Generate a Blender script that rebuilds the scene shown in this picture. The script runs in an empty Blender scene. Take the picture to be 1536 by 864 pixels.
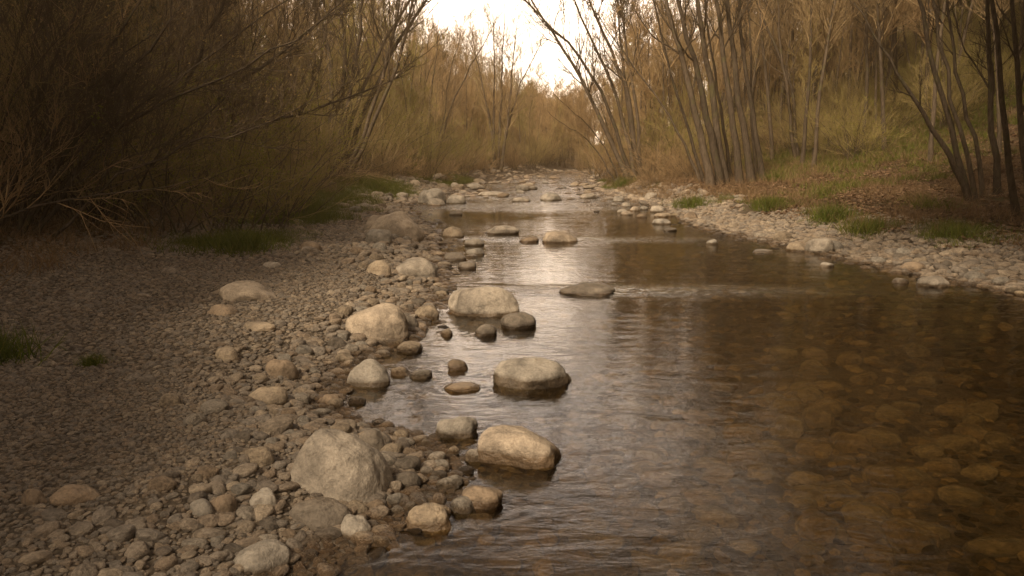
import bpy, math, random
import numpy as np
from mathutils import Vector, Euler

SC = bpy.context.scene
COL = SC.collection
R = math.radians
# ------------------------------------------------------------------ camera
H_CAM, F, HOR = 1.6, 1536 * 28 / 36, 225.0
PITCH = math.atan((432 - HOR) / F)
cd = bpy.data.cameras.new('camera'); cam = bpy.data.objects.new('camera', cd); COL.objects.link(cam)
cd.lens = 28; cd.sensor_width = 36; cd.clip_start = 0.05; cd.clip_end = 2000
cam.location = (0, 0, H_CAM); cam.rotation_euler = (math.pi / 2 - PITCH, 0, 0)
SC.camera = cam
# ------------------------------------------------------------------ sky, sun, exposure
SUN_EL, SUN_AZ = 43.0, -146.0          # azimuth in degrees from straight down the river towards the right
EXPOSURE = 0.8
w = bpy.data.worlds.new('World'); SC.world = w; w.use_nodes = True
nt = w.node_tree; nt.nodes.clear()
wo = nt.nodes.new('ShaderNodeOutputWorld'); bg = nt.nodes.new('ShaderNodeBackground')
sky = nt.nodes.new('ShaderNodeTexSky'); sky.sky_type = 'NISHITA'; sky.sun_disc = False
sky.sun_elevation = R(SUN_EL); sky.sun_rotation = R(SUN_AZ); sky.dust_density = 4.0; sky.air_density = 1.0; sky.ozone_density = 0.6
tc = nt.nodes.new('ShaderNodeTexCoord'); mp = nt.nodes.new('ShaderNodeMapping'); mp.inputs['Scale'].default_value = (1.2, 1.2, 3.5)
nz = nt.nodes.new('ShaderNodeTexNoise'); nz.inputs['Scale'].default_value = 2.2; nz.inputs['Detail'].default_value = 5
cr = nt.nodes.new('ShaderNodeValToRGB'); cr.color_ramp.elements[0].position = .32; cr.color_ramp.elements[1].position = .62
cr.color_ramp.elements[0].color = (.45, .45, .45, 1); cr.color_ramp.elements[1].color = (.9, .9, .9, 1)
mx = nt.nodes.new('ShaderNodeMix'); mx.data_type = 'RGBA'; mx.inputs[7].default_value = (13, 10.2, 7.6, 1)   # thin warm cloud veil
nt.links.new(tc.outputs['Generated'], mp.inputs['Vector']); nt.links.new(mp.outputs[0], nz.inputs['Vector'])
nt.links.new(nz.outputs['Fac'], cr.inputs[0]); nt.links.new(cr.outputs[0], mx.inputs[0])
# the cloud veil glows towards the horizon above the river
dt = nt.nodes.new('ShaderNodeVectorMath'); dt.operation = 'DOT_PRODUCT'; dt.inputs[1].default_value = (.03, math.cos(R(3)), math.sin(R(3)))
nt.links.new(tc.outputs['Generated'], dt.inputs[0])
gm_ = nt.nodes.new('ShaderNodeMapRange'); gm_.interpolation_type = 'SMOOTHSTEP'; gm_.inputs['From Min'].default_value = .87; gm_.inputs['To Min'].default_value = .27; gm_.inputs['To Max'].default_value = 2.0
nt.links.new(dt.outputs['Value'], gm_.inputs['Value'])
gv = nt.nodes.new('ShaderNodeVectorMath'); gv.operation = 'SCALE'; nt.links.new(mx.outputs[2], gv.inputs[0]); nt.links.new(gm_.outputs[0], gv.inputs['Scale'])
nt.links.new(sky.outputs[0], mx.inputs[6]); nt.links.new(gv.outputs[0], bg.inputs[0]); nt.links.new(bg.outputs[0], wo.inputs[0])
bg.inputs[1].default_value = 0.13
sl = bpy.data.lights.new('sun', 'SUN'); sun = bpy.data.objects.new('sun', sl); COL.objects.link(sun)
sl.energy = 3.4; sl.angle = R(12); sl.color = (1, .79, .55)
sd = Vector((math.sin(R(SUN_AZ)) * math.cos(R(SUN_EL)), math.cos(R(SUN_AZ)) * math.cos(R(SUN_EL)), math.sin(R(SUN_EL))))
sun.rotation_euler = (-sd).to_track_quat('-Z', 'Y').to_euler(); sun.location = (0, 60, 60)
SC.view_settings.view_transform = 'Standard'; SC.view_settings.look = 'None'
SC.view_settings.exposure = EXPOSURE; SC.view_settings.gamma = 1
cy = SC.cycles
cy.max_bounces = 7; cy.diffuse_bounces = 3; cy.glossy_bounces = 3; cy.transmission_bounces = 4; cy.transparent_max_bounces = 12; cy.volume_bounces = 1
cy.use_denoising = True; cy.caustics_reflective = False; cy.caustics_refractive = False; cy.sample_clamp_indirect = 4
try: cy.denoiser = 'OPENIMAGEDENOISE'
except Exception: pass
cy.use_adaptive_sampling = True; cy.adaptive_threshold = 0.01

# ------------------------------------------------------------------ numeric helpers
def perlin(p, seed=0):
    p = np.asarray(p, float); i = np.floor(p).astype(np.int64); f = p - i
    u = f * f * f * (f * (f * 6 - 15) + 10)
    def g(dx, dy, dz):
        h = ((i[..., 0] + dx) * 73856093) ^ ((i[..., 1] + dy) * 19349663) ^ ((i[..., 2] + dz) * 83492791) ^ (seed * 2654435)
        h = (h ^ (h >> 13)) * 1274126177; h = (h ^ (h >> 16)) & 0xffffffff
        a = (h & 1023) / 1024 * 6.2832; b = ((h >> 10) & 1023) / 512 - 1; c = np.sqrt(1 - b * b + 1e-9)
        return c * np.cos(a) * (f[..., 0] - dx) + c * np.sin(a) * (f[..., 1] - dy) + b * (f[..., 2] - dz)
    L = lambda a, b, t: a + (b - a) * t
    x0 = L(L(g(0,0,0), g(1,0,0), u[...,0]), L(g(0,1,0), g(1,1,0), u[...,0]), u[...,1])
    x1 = L(L(g(0,0,1), g(1,0,1), u[...,0]), L(g(0,1,1), g(1,1,1), u[...,0]), u[...,1])
    return L(x0, x1, u[..., 2]) * 1.5
def noise2(x, y, s, seed=0):
    return perlin(np.stack([x * s, y * s, np.full_like(x * 1.0, seed * 1.37)], -1), seed)
def unit(a): return a / np.maximum(np.linalg.norm(a, axis=-1, keepdims=True), 1e-9)
def sstep(a, b, t):
    t = np.clip((t - a) / (b - a), 0, 1); return t * t * (3 - 2 * t)

cp, sp = math.cos(PITCH), math.sin(PITCH)
def ray(px, py):
    a, b = (px - 768) / F, -(py - 432) / F
    return np.array([a, cp + b * sp, -sp + b * cp])
def at_depth(px, py, Y):
    r = ray(px, py); return np.array([0, 0, H_CAM]) + r * (Y / r[1])
def to_px(p):
    x, y, z = p[0], p[1], p[2] - H_CAM
    d = y * cp - z * sp; u = y * sp + z * cp
    return 768 + F * x / d, 432 - F * u / d
def on_z(px, py, z=0.0):
    r = ray(px, py); t = (z - H_CAM) / r[2]; return np.array([0, 0, H_CAM]) + r * t

LEFT = [(470,864),(520,830),(590,800),(640,770),(665,740),(682,710),(668,680),(625,655),(560,640),(508,620),(500,600),(518,570),(545,545),(580,520),(612,505),(628,490),(642,470),(652,450),(664,430),(662,410),(655,390),(652,370),(648,350),(635,335),(610,325),(603,312),(620,304),(655,295),(700,280),(752,270),(795,262),(832,257.5),(856,254.5)]
RIGHT = [(1536,442),(1399,420),(1324,402),(1189,372),(1120,358),(1074,347),(1040,338),(1010,322),(968,306),(930,298),(905,290),(897,282),(893,272),(884,265),(878,259),(872,254.5)]
lw = np.array([on_z(*p)[:2] for p in LEFT]); rw = np.array([on_z(*p)[:2] for p in RIGHT])
lw = np.vstack([[(-3.2, -40), (-1.6, 0), (-1.0, 1.6)], lw]); rw = np.vstack([[(9, -40), (7.0, 3)], rw])
y_end = lw[-1, 1]
ext = [20, 60, 160]
lw = np.vstack([lw, [(lw[-1, 0] + .05 * e + .004 * e * e, y_end + e) for e in ext]])
rw = np.vstack([rw, [(rw[-1, 0] + .06 * e + .004 * e * e, max(y_end, rw[-1, 1]) + e) for e in ext]])
def xl(y): return np.interp(y, lw[:, 1], lw[:, 0])
def xr(y): return np.interp(y, rw[:, 1], rw[:, 0])
def ground(x, y):
    x = np.asarray(x, float); y = np.asarray(y, float)
    dl = xl(y) - x; dr = x - xr(y)
    n1 = noise2(x, y, .9, 1); n2 = noise2(x, y, .12, 2)
    zl = .17 * sstep(0, 1.1, dl) + .02 * dl.clip(0, 60) + .10 * (dl - 3.4).clip(0, 60) + .016 * (dl - 6).clip(0, 24) ** 2
    farb = sstep(16, 26, y); low_ = 1 - .85 * sstep(50, 80, y)
    zl = zl * low_ + farb * .38 * sstep(.8, 2.6, dl)
    zr = .30 * sstep(0, 2.2, dr) + .08 * (dr - 1.2).clip(0, 60) + .027 * (dr - 5).clip(0, 22) ** 2
    zr = zr * low_ + sstep(20, 30, y) * .22 * sstep(.5, 1.6, dr)
    zl = zl + n1 * .02 * sstep(0, .8, dl) + n2 * .5 * sstep(6, 18, dl)
    zr = zr + n1 * .03 * sstep(0, .8, dr) + n2 * .5 * sstep(6, 18, dr)
    m = np.minimum(-dl * .8, -dr * 1.0).clip(0, 9)
    dep = .04 * sstep(0, .15, m) + .30 * sstep(.1, 2.0, m) * (1 - .80 * sstep(18, 26, y))
    zb = -dep + .02 * n1 * sstep(0, .5, m)
    return np.where(dl > 0, zl, np.where(dr > 0, zr, zb))
def g1(x, y): return float(ground(np.array([x]), np.array([y]))[0])
def hit(px, py):
    z = 0.1
    for _ in range(12):
        p = on_z(px, py, z); z = z + .6 * (min(g1(p[0], p[1]), 1.5) - z)
    return np.array([p[0], p[1], z])

# ------------------------------------------------------------------ scene helpers
def mesh_np(name, v, f, smooth=True, mat=None, attrs=None):
    me = bpy.data.meshes.new(name); v = np.asarray(v, np.float32); f = np.asarray(f, np.int32)
    me.vertices.add(len(v)); me.vertices.foreach_set('co', v.ravel())
    k = f.shape[1]; me.loops.add(f.size); me.loops.foreach_set('vertex_index', f.ravel())
    me.polygons.add(len(f)); me.polygons.foreach_set('loop_start', np.arange(0, f.size, k, dtype=np.int32))
    try: me.polygons.foreach_set('loop_total', np.full(len(f), k, np.int32))
    except Exception: pass
    me.update(calc_edges=True)
    if smooth: me.polygons.foreach_set('use_smooth', np.ones(len(f), bool))
    for n, a in (attrs or {}).items():
        at = me.attributes.new(n, 'FLOAT', 'POINT'); at.data.foreach_set('value', np.asarray(a, np.float32))
    if mat: me.materials.append(mat)
    return me
def link(name, me, parent=None, loc=None, rot=None, scale=None):
    o = bpy.data.objects.new(name, me); COL.objects.link(o)
    if parent: o.parent = parent
    if loc is not None: o.location = tuple(float(c) for c in loc)
    if rot is not None: o.rotation_euler = tuple(float(c) for c in rot)
    if scale is not None: o.scale = tuple(float(c) for c in scale)
    return o
def tag(o, label=None, cat=None, group=None, kind=None):
    if label: o['label'] = label
    if cat: o['category'] = cat
    if group: o['group'] = group
    if kind: o['kind'] = kind
    return o

# ------------------------------------------------------------------ materials
class N:
    def __init__(s, name):
        s.m = bpy.data.materials.new(name); s.m.use_nodes = True; s.t = s.m.node_tree; s.t.nodes.clear()
        s.out = s.t.nodes.new('ShaderNodeOutputMaterial')
    def n(s, typ, **kw):
        x = s.t.nodes.new('ShaderNode' + typ)
        for k, v in kw.items(): setattr(x, k, v)
        return x
    def l(s, a, b): s.t.links.new(a, b)
    def noise(s, vec, scale, detail=4, rough=.55, dist=0):
        x = s.n('TexNoise'); x.inputs['Scale'].default_value = scale; x.inputs['Detail'].default_value = detail
        x.inputs['Roughness'].default_value = rough; x.inputs['Distortion'].default_value = dist; s.l(vec, x.inputs['Vector']); return x.outputs['Fac']
    def ramp(s, fac, stops):
        x = s.n('ValToRGB'); e = x.color_ramp.elements
        while len(e) < len(stops): e.new(.5)
        for q, (p, c) in zip(e, stops):
            q.position = p; q.color = (*c, 1) if isinstance(c, tuple) else (c, c, c, 1)
        s.l(fac, x.inputs[0]); return x.outputs[0]
    def mix(s, fac, a, b, mode='MIX'):
        x = s.n('Mix', data_type='RGBA', blend_type=mode)
        for i, v in ((0, fac), (6, a), (7, b)):
            if isinstance(v, (int, float)): x.inputs[i].default_value = v
            elif isinstance(v, tuple): x.inputs[i].default_value = (*v, 1)
            else: s.l(v, x.inputs[i])
        return x.outputs[2]
    def math(s, op, a, b=0.0, c=None, clamp=False):
        x = s.n('Math', operation=op, use_clamp=clamp)
        for i, v in enumerate((a, b) if c is None else (a, b, c)):
            if isinstance(v, (int, float)): x.inputs[i].default_value = v
            else: s.l(v, x.inputs[i])
        return x.outputs[0]
    def bump(s, h, strength, dist, nrm=None):
        x = s.n('Bump'); x.inputs['Strength'].default_value = strength; x.inputs['Distance'].default_value = dist
        s.l(h, x.inputs['Height'])
        if nrm: s.l(nrm, x.inputs['Normal'])
        return x.outputs[0]
    def bsdf(s, col, rough=.8, nrm=None, spec=.3, trans=None):
        b = s.n('BsdfPrincipled')
        for k, v in (('Base Color', col), ('Roughness', rough), ('Specular IOR Level', spec)):
            if isinstance(v, (int, float)): b.inputs[k].default_value = v
            elif isinstance(v, tuple): b.inputs[k].default_value = (*v, 1)
            else: s.l(v, b.inputs[k])
        if nrm: s.l(nrm, b.inputs['Normal'])
        if trans:
            t = s.n('BsdfTranslucent'); mx = s.n('MixShader'); mx.inputs[0].default_value = trans
            if isinstance(col, tuple): t.inputs[0].default_value = (*col, 1)
            else: s.l(col, t.inputs[0])
            s.l(b.outputs[0], mx.inputs[1]); s.l(t.outputs[0], mx.inputs[2]); s.l(mx.outputs[0], s.out.inputs[0])
        else: s.l(b.outputs[0], s.out.inputs[0])
        return s.m

def stone_mat(name, unit, per='color', splash=0.0):
    """unit: size of a stone in coordinate units; river stone, wet and dark just above the water, algae brown below it"""
    k = N(name); tc = k.n('TexCoord'); geo = k.n('NewGeometry'); oi = k.n('ObjectInfo')
    add = k.n('VectorMath', operation='ADD'); sc = k.n('VectorMath', operation='SCALE')
    k.l(oi.outputs['Random'], sc.inputs['Scale']); sc.inputs[0].default_value = (37, 17, 29)
    k.l(tc.outputs['Object'], add.inputs[0]); k.l(sc.outputs[0], add.inputs[1]); v = add.outputs[0]
    a = 1 / unit
    big = k.noise(v, 1.3 * a, 5, .6, .4); mid = k.noise(v, 5 * a, 6, .65); fine = k.noise(v, 34 * a, 4, .7)
    c = k.ramp(big, [(.28, (.17, .155, .135)), (.45, (.29, .265, .23)), (.60, (.41, .375, .325)), (.78, (.31, .27, .22))])
    c = k.mix(.75, c, k.ramp(mid, [(.32, .48), (.5, .92), (.7, 1.2)]), 'MULTIPLY')
    c = k.mix(.5, c, k.ramp(fine, [(.33, .45), (.5, 1.0), (.66, 1.35)]), 'MULTIPLY')
    vn = k.n('TexVoronoi', feature='DISTANCE_TO_EDGE'); vn.inputs['Scale'].default_value = .75 * a
    wv = k.n('VectorMath', operation='MULTIPLY_ADD'); wn = k.n('TexNoise'); wn.inputs['Scale'].default_value = 3.5 * a; wn.inputs['Detail'].default_value = 5; k.l(v, wn.inputs['Vector']); k.l(wn.outputs['Color'], wv.inputs[0]); wv.inputs[1].default_value = (.55 * unit,) * 3; k.l(v, wv.inputs[2]); k.l(wv.outputs[0], vn.inputs['Vector'])
    crack = k.ramp(vn.outputs['Distance'], [(0., .0), (.018, 1.)])
    c = k.mix(.22, c, k.mix(crack, (.35, .3, .25), (1., 1., 1.)), 'MULTIPLY')
    lich = k.ramp(k.noise(v, 3.1 * a, 7, .72, 1.2), [(.62, 0.0), (.70, .55)])
    c = k.mix(lich, c, (.44, .40, .33))
    if per == 'color': c = k.mix(1.0, c, oi.outputs['Color'], 'MULTIPLY')
    elif per == 'bed': c = k.mix(1.0, c, k.ramp(oi.outputs['Random'], [(0, (.2, .18, .15)), (.4, (.5, .44, .36)), (.75, (.95, .84, .66)), (1, (1.5, 1.35, 1.1))]), 'MULTIPLY')
    else: c = k.mix(1.0, c, k.ramp(oi.outputs['Random'], [(0, (.62, .57, .53)), (.25, (.95, .92, .90)), (.5, (1.12, 1.03, .94)), (.75, (1.0, .86, .73)), (1, (1.45, 1.33, 1.18))]), 'MULTIPLY')
    sx = k.n('SeparateXYZ'); k.l(geo.outputs['Position'], sx.inputs[0]); z = sx.outputs['Z']
    zn = k.math('ADD', z, k.math('MULTIPLY', k.math('SUBTRACT', mid, .5), .05))
    wet = k.n('MapRange'); wet.inputs['From Min'].default_value = .022 + splash; wet.inputs['From Max'].default_value = .048 + splash
    wet.inputs['To Min'].default_value = 1; wet.inputs['To Max'].default_value = 0; k.l(zn, wet.inputs['Value']); wet = wet.outputs[0]
    c = k.mix(wet, c, k.mix(1.0, c, (.40, .34, .28), 'MULTIPLY'))
    alg = k.n('MapRange'); alg.inputs['From Min'].default_value = -.05; alg.inputs['From Max'].default_value = -.01
    alg.inputs['To Min'].default_value = .75; alg.inputs['To Max'].default_value = 0; k.l(z, alg.inputs['Value'])
    c = k.mix(alg.outputs[0], c, k.mix(1.0, c, (1.0, .90, .62), 'MULTIPLY'))
    hgt = k.math('ADD', k.math('MULTIPLY', mid, .6), k.math('ADD', k.math('MULTIPLY', fine, .22), k.math('MULTIPLY', big, .8)))
    hgt = k.math('ADD', hgt, k.math('MULTIPLY', crack, .05))
    n = k.bump(hgt, .7, .10 * unit)
    rg = k.n('MapRange'); rg.inputs['To Min'].default_value = .82; rg.inputs['To Max'].default_value = .22; k.l(wet, rg.inputs['Value'])
    return k.bsdf(c, rg.outputs[0], n, .35)
M_BOULDER = stone_mat('river_boulder', .45)
M_COBBLE = stone_mat('river_cobble', 1.1)
M_SPLASH = stone_mat('splashed_boulder', .45, 'color', .035)
M_BED = stone_mat('bed_stone', 1.3, 'bed')
M_PEB = stone_mat('gravel_stone', 1.3, 'random')

def bark_mat(name, ca, cb, moss=None):
    k = N(name); tc = k.n('TexCoord'); mp = k.n('Mapping'); mp.inputs['Scale'].default_value = (1, 1, .25); k.l(tc.outputs['Object'], mp.inputs[0])
    a = k.noise(mp.outputs[0], 22, 5, .7, .5); b = k.noise(tc.outputs['Object'], 2.2, 4)
    c = k.ramp(a, [(.3, ca), (.7, cb)])
    c = k.mix(.6, c, k.ramp(b, [(.3, .55), (.7, 1.25)]), 'MULTIPLY')
    if moss: c = k.mix(k.ramp(k.noise(tc.outputs['Object'], 3.1, 5), [(.55, 0.), (.7, .6)]), c, moss)
    oi = k.n('ObjectInfo'); c = k.mix(1., c, k.ramp(oi.outputs['Random'], [(0, .75), (1, 1.25)]), 'MULTIPLY')
    return k.bsdf(c, .9, k.bump(a, .8, .02), .15)
M_BARK = bark_mat('grey_brown_bark', (.038, .029, .021), (.15, .118, .086), (.10, .10, .04))
M_TWIG = bark_mat('brown_twig', (.21, .15, .078), (.43, .32, .18))  # lightened towards gold: the far trees' backlit glow is put into the colour
M_TWIGD = bark_mat('dark_twig', (.06, .044, .03), (.15, .115, .075))
M_TWIGR = bark_mat('backlit_russet_twig', (.27, .18, .09), (.50, .36, .20))  # russet raised to pale gold, painting in the glow of the distant haze
M_TWIGG = bark_mat('olive_twig', (.23, .18, .075), (.44, .35, .16))
def leaf_mat(name, stops, tr=.45):
    k = N(name); oi = k.n('ObjectInfo'); g = k.n('NewGeometry')
    r = k.math('ADD', k.math('MULTIPLY', g.outputs['Random Per Island'], .75), k.math('MULTIPLY', oi.outputs['Random'], .25))
    return k.bsdf(k.ramp(r, stops), .65, None, .25, tr)
M_LEAF = leaf_mat('spring_leaf', [(0, (.13, .16, .015)), (.5, (.25, .27, .03)), (1, (.38, .34, .05))])
M_BUD = leaf_mat('backlit_tan_bud', [(0, (.30, .20, .08)), (.5, (.48, .34, .14)), (1, (.48, .40, .15))])  # buds brightened too, carrying the far golden glow in their colour
M_GRASS = leaf_mat('green_grass', [(0, (.055, .08, .012)), (.6, (.12, .15, .02)), (1, (.22, .19, .05))], .35)
M_DRY = leaf_mat('dry_grass', [(0, (.15, .095, .05)), (.6, (.26, .175, .095)), (1, (.33, .24, .13))], .3)
M_LITTER = leaf_mat('dead_leaf', [(0, (.07, .042, .024)), (.45, (.16, .098, .055)), (.8, (.26, .17, .10)), (1, (.36, .27, .18))], .15)

def ground_mat():
    k = N('bank_ground'); tc = k.n('TexCoord'); v = tc.outputs['Object']
    def att(n):
        a = k.n('Attribute'); a.attribute_name = n; return a.outputs['Fac']
    n1 = k.noise(v, 7, 6, .7); n2 = k.noise(v, 40, 4, .7); n3 = k.noise(v, .8, 4)
    soil = k.mix(.7, k.ramp(n1, [(.3, (.045, .03, .02)), (.5, (.10, .066, .042)), (.7, (.17, .115, .07))]), k.ramp(n2, [(.3, .5), (.7, 1.5)]), 'MULTIPLY')
    soil = k.mix(k.ramp(n3, [(.48, 0.), (.66, .55)]), soil, (.07, .075, .02))
    vo = k.n('TexVoronoi'); vo.inputs['Scale'].default_value = 30; k.l(v, vo.inputs['Vector'])
    grav = k.mix(.8, k.ramp(n1, [(.3, (.10, .08, .06)), (.7, (.22, .18, .135))]), k.ramp(vo.outputs['Distance'], [(0., 1.3), (.6, .35)]), 'MULTIPLY')
    bed = k.mix(.6, k.ramp(n1, [(.3, (.018, .012, .006)), (.7, (.07, .045, .022))]), k.ramp(n2, [(.3, .5), (.7, 1.4)]), 'MULTIPLY')
    c = k.mix(att('gravel'), soil, grav); c = k.mix(att('bed'), c, bed)
    h = k.math('ADD', k.math('MULTIPLY', n1, .7), k.math('ADD', k.math('MULTIPLY', n2, .25), k.math('MULTIPLY', vo.outputs['Distance'], -.5)))
    return k.bsdf(c, .92, k.bump(h, .9, .035), .2)
M_GROUND = ground_mat()

def water_mat():
    k = N('river_water'); tc = k.n('TexCoord'); v = tc.outputs['Object']
    a = k.n('Attribute'); a.attribute_name = 'turb'; turb = a.outputs['Fac']
    def m(sx, sy, rz=0):
        q = k.n('Mapping'); q.inputs['Scale'].default_value = (sx, sy, 1); q.inputs['Rotation'].default_value = (0, 0, rz); k.l(v, q.inputs[0]); return q.outputs[0]
    w1 = k.noise(m(2.2, 5.5, .15), 1, 3, .5, .6); w2 = k.noise(m(7, 15, -.1), 1, 3, .55, .5); w3 = k.noise(m(22, 42), 1, 2, .5)
    calm = k.ramp(k.noise(m(.35, .22), 1, 3), [(.38, .38), (.62, 1.25)])
    h = k.math('ADD', k.math('MULTIPLY', w1, .013), k.math('ADD', k.math('MULTIPLY', w2, .0050), k.math('MULTIPLY', w3, .0017)))
    h = k.math('MULTIPLY', h, k.math('MULTIPLY', calm, k.math('ADD', .55, k.math('MULTIPLY', turb, 2.2))))
    n = k.bump(h, 1.0, 1.0)
    fr = k.n('Fresnel'); fr.inputs['IOR'].default_value = 1.34; k.l(n, fr.inputs['Normal'])
    gl = k.n('BsdfGlossy'); gl.inputs['Roughness'].default_value = .012; gl.inputs[0].default_value = (.95, .95, .95, 1); k.l(n, gl.inputs['Normal'])
    tr = k.n('BsdfTransparent'); tr.inputs[0].default_value = (.92, .85, .64, 1)
    mx = k.n('MixShader'); k.l(fr.outputs[0], mx.inputs[0]); k.l(tr.outputs[0], mx.inputs[1]); k.l(gl.outputs[0], mx.inputs[2])
    fo = k.n('Attribute'); fo.attribute_name = 'foam'
    fm = k.math('MULTIPLY', fo.outputs['Fac'], k.ramp(k.noise(m(9, 26), 1, 5, .7, .8), [(.5, 0.), (.66, 1.)]))
    df = k.n('BsdfDiffuse'); df.inputs[0].default_value = (.6, .58, .54, 1)
    m2 = k.n('MixShader'); k.l(fm, m2.inputs[0]); k.l(mx.outputs[0], m2.inputs[1]); k.l(df.outputs[0], m2.inputs[2])
    k.l(m2.outputs[0], k.out.inputs[0]); return k.m
M_WATER = water_mat()

# ------------------------------------------------------------------ ground
def lines(segs):
    out = []
    for a, b, s in segs: out.append(np.arange(a, b, s))
    return np.concatenate(out + [[segs[-1][1]]])
gx = lines([(-115, -40, 3), (-40, -16, .8), (-16, -8, .3), (-8, -3, .1), (-3, 5, .06), (5, 11, .12), (11, 20, .4), (20, 40, .8), (40, 115, 3)])
gy = lines([(-35, -4, 1.5), (-4, 1.5, .3), (1.5, 10, .06), (10, 20, .12), (20, 45, .3), (45, 90, .8), (90, 200, 3)])
X, Y = np.meshgrid(gx, gy)
Z = ground(X, Y)
nx, ny = len(gx), len(gy)
idx = np.arange(nx * ny).reshape(ny, nx)
fq = np.stack([idx[:-1, :-1], idx[:-1, 1:], idx[1:, 1:], idx[1:, :-1]], -1).reshape(-1, 4)
dl, dr = xl(Y) - X, X - xr(Y); nn = noise2(X, Y, .5, 7)
gravel = np.where(dl > 0, 1 - sstep(3.6, 5.2, dl + nn * 1.2 + sstep(14, 24, Y) * 1.6), 0) + np.where(dr > 0, 1 - sstep(1.4, 2.6, dr + nn * .9 + sstep(16, 26, Y) * .9), 0)
bed = ((dl < 0) & (dr < 0)).astype(float)
me = mesh_np('ground', np.stack([X, Y, Z], -1).reshape(-1, 3), fq, True, M_GROUND, {'gravel': gravel.ravel(), 'bed': bed.ravel()})
tag(link('ground', me), kind='structure')

# ------------------------------------------------------------------ stones
import bmesh
def ico(sub):
    bm = bmesh.new(); bmesh.ops.create_icosphere(bm, subdivisions=sub, radius=1)
    v = np.array([p.co[:] for p in bm.verts]); f = np.array([[q.index for q in p.verts] for p in bm.faces]); bm.free(); return v, f
ICO = {s: ico(s) for s in (1, 2, 3, 4, 5, 6)}
SHAPES = {100: [(-1, 0, .15, .95), (-.62, .1, .78, .93), (.1, -.1, .99, .78), (.60, .1, .78, .80), (.97, 0, .25, .98), (-.3, -.85, .45, .80), (.45, -.75, .5, .76), (0, .9, .4, .9), (.1, -1, .1, .95)]}   # the largest boulder: peak left of the middle, long right shoulder
def stone(seed, dims=(1, 1, 1), sub=4, planes=12, power=7, rough=1.0, flat=.8):
    rg = np.random.default_rng(seed); d, f = ICO[sub]
    n = rg.normal(size=(planes, 3)); n /= np.linalg.norm(n, axis=1)[:, None]
    o = rg.uniform(.72, 1.0, planes)
    n = np.vstack([n, [[0, 0, 1]]]); o = np.append(o, flat)
    if seed in SHAPES: q = np.array(SHAPES[seed]); n = unit(q[:, :3]); o = q[:, 3]; power = 6.5; rough = .7
    dt = (d @ n.T); r = np.where(dt > .05, o / np.maximum(dt, .05), 9)
    r = np.concatenate([r, np.ones((len(d), 1))], 1)
    r = (r ** -power).sum(1) ** (-1 / power)
    r = r / r.mean() * .97
    s3 = seed * 3.17 % 50
    r = r * (1 + rough * (.16 * perlin(d * 1.1 + s3, seed) + .06 * perlin(d * 2.6 + s3, seed + 1) + .022 * perlin(d * 6 + s3, seed + 2)))
    if sub >= 5: r = r * (1 + rough * .008 * perlin(d * 15 + s3, seed + 3))
    return d * r[:, None] * np.array(dims), f

TONES = {'pale': (1.04, 1.01, .97), 'tan': (.98, .88, .75), 'grey': (.92, .92, .91), 'brown': (.78, .66, .54), 'dark': (.52, .49, .46), 'buff': (1.08, .99, .89)}
placed = []   # (x, y, r)
rings = []
def stone_dims(px, base, wp, hp, z0=None):
    p = hit(px, base) if z0 is None else on_z(px, base, z0)
    if z0 is None and p[2] < .005: p = on_z(px, base, 0.)
    dist = float(np.linalg.norm(p - [0, 0, H_CAM])); dep = math.asin((H_CAM - p[2]) / dist)
    a = wp / F * dist / 2; hh = hp / F * dist; s, c = math.sin(dep), math.cos(dep)
    ay = min(a * .8, hh / (2.25 * s)); az = math.sqrt(max((hh - ay * s) ** 2 - (ay * s) ** 2, (.18 * a) ** 2)) / c
    az = min(az, a * 1.05)
    return np.array([p[0], p[1] + ay * .97, p[2]]), a, ay, az
def hero_stone(kind, label, px, base, wp, hp, tone, seed, group=None, sub=5, planes=11, power=8, rough=1.0, rz=None, z0=None, flat=.85, mat=None):
    c, a, ay, az = stone_dims(px, base, wp, hp, z0)
    rz = rz if rz is not None else random.Random(seed).uniform(-.25, .25)
    v, f = stone(seed, (1, 1, 1), sub, planes, power, rough, flat)
    cr_, sr_ = math.cos(rz), math.sin(rz)
    v = np.stack([v[:, 0] * cr_ - v[:, 1] * sr_, v[:, 0] * sr_ + v[:, 1] * cr_, v[:, 2]], -1)
    # fit the part above the ground to the size wanted
    up = v[v[:, 2] > -.1]
    v[:, 0] = (v[:, 0] - (up[:, 0].max() + up[:, 0].min()) / 2) * 2 / (up[:, 0].max() - up[:, 0].min())
    v[:, 1] = (v[:, 1] - (up[:, 1].max() + up[:, 1].min()) / 2) * 2 / (up[:, 1].max() - up[:, 1].min())
    v[:, 2] /= up[:, 2].max()
    dims = np.array([a, ay, az * 1.03]); low = max(az * .5, .05 - min(g1(c[0], c[1]), 0)) if c[2] < .05 else az * .6
    v = np.where((v[:, 2] < 0)[:, None], v * np.array([a, ay, low]), v * dims)
    o = link(kind, mesh_np(kind, v, f, True, mat or M_BOULDER), None, c)
    t = TONES[tone]; o.color = (*t, 1)
    tag(o, label, 'boulder' if kind == 'boulder' else ('cobble' if kind == 'cobble' else kind.replace('_', ' ')), group)
    placed.append((c[0], c[1], max(a, ay)))
    if c[2] < .05: rings.append((c[0], c[1], a, ay))
    o['_px'] = 0; del o['_px']
    return o, (px, base - hp / 2)
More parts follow.
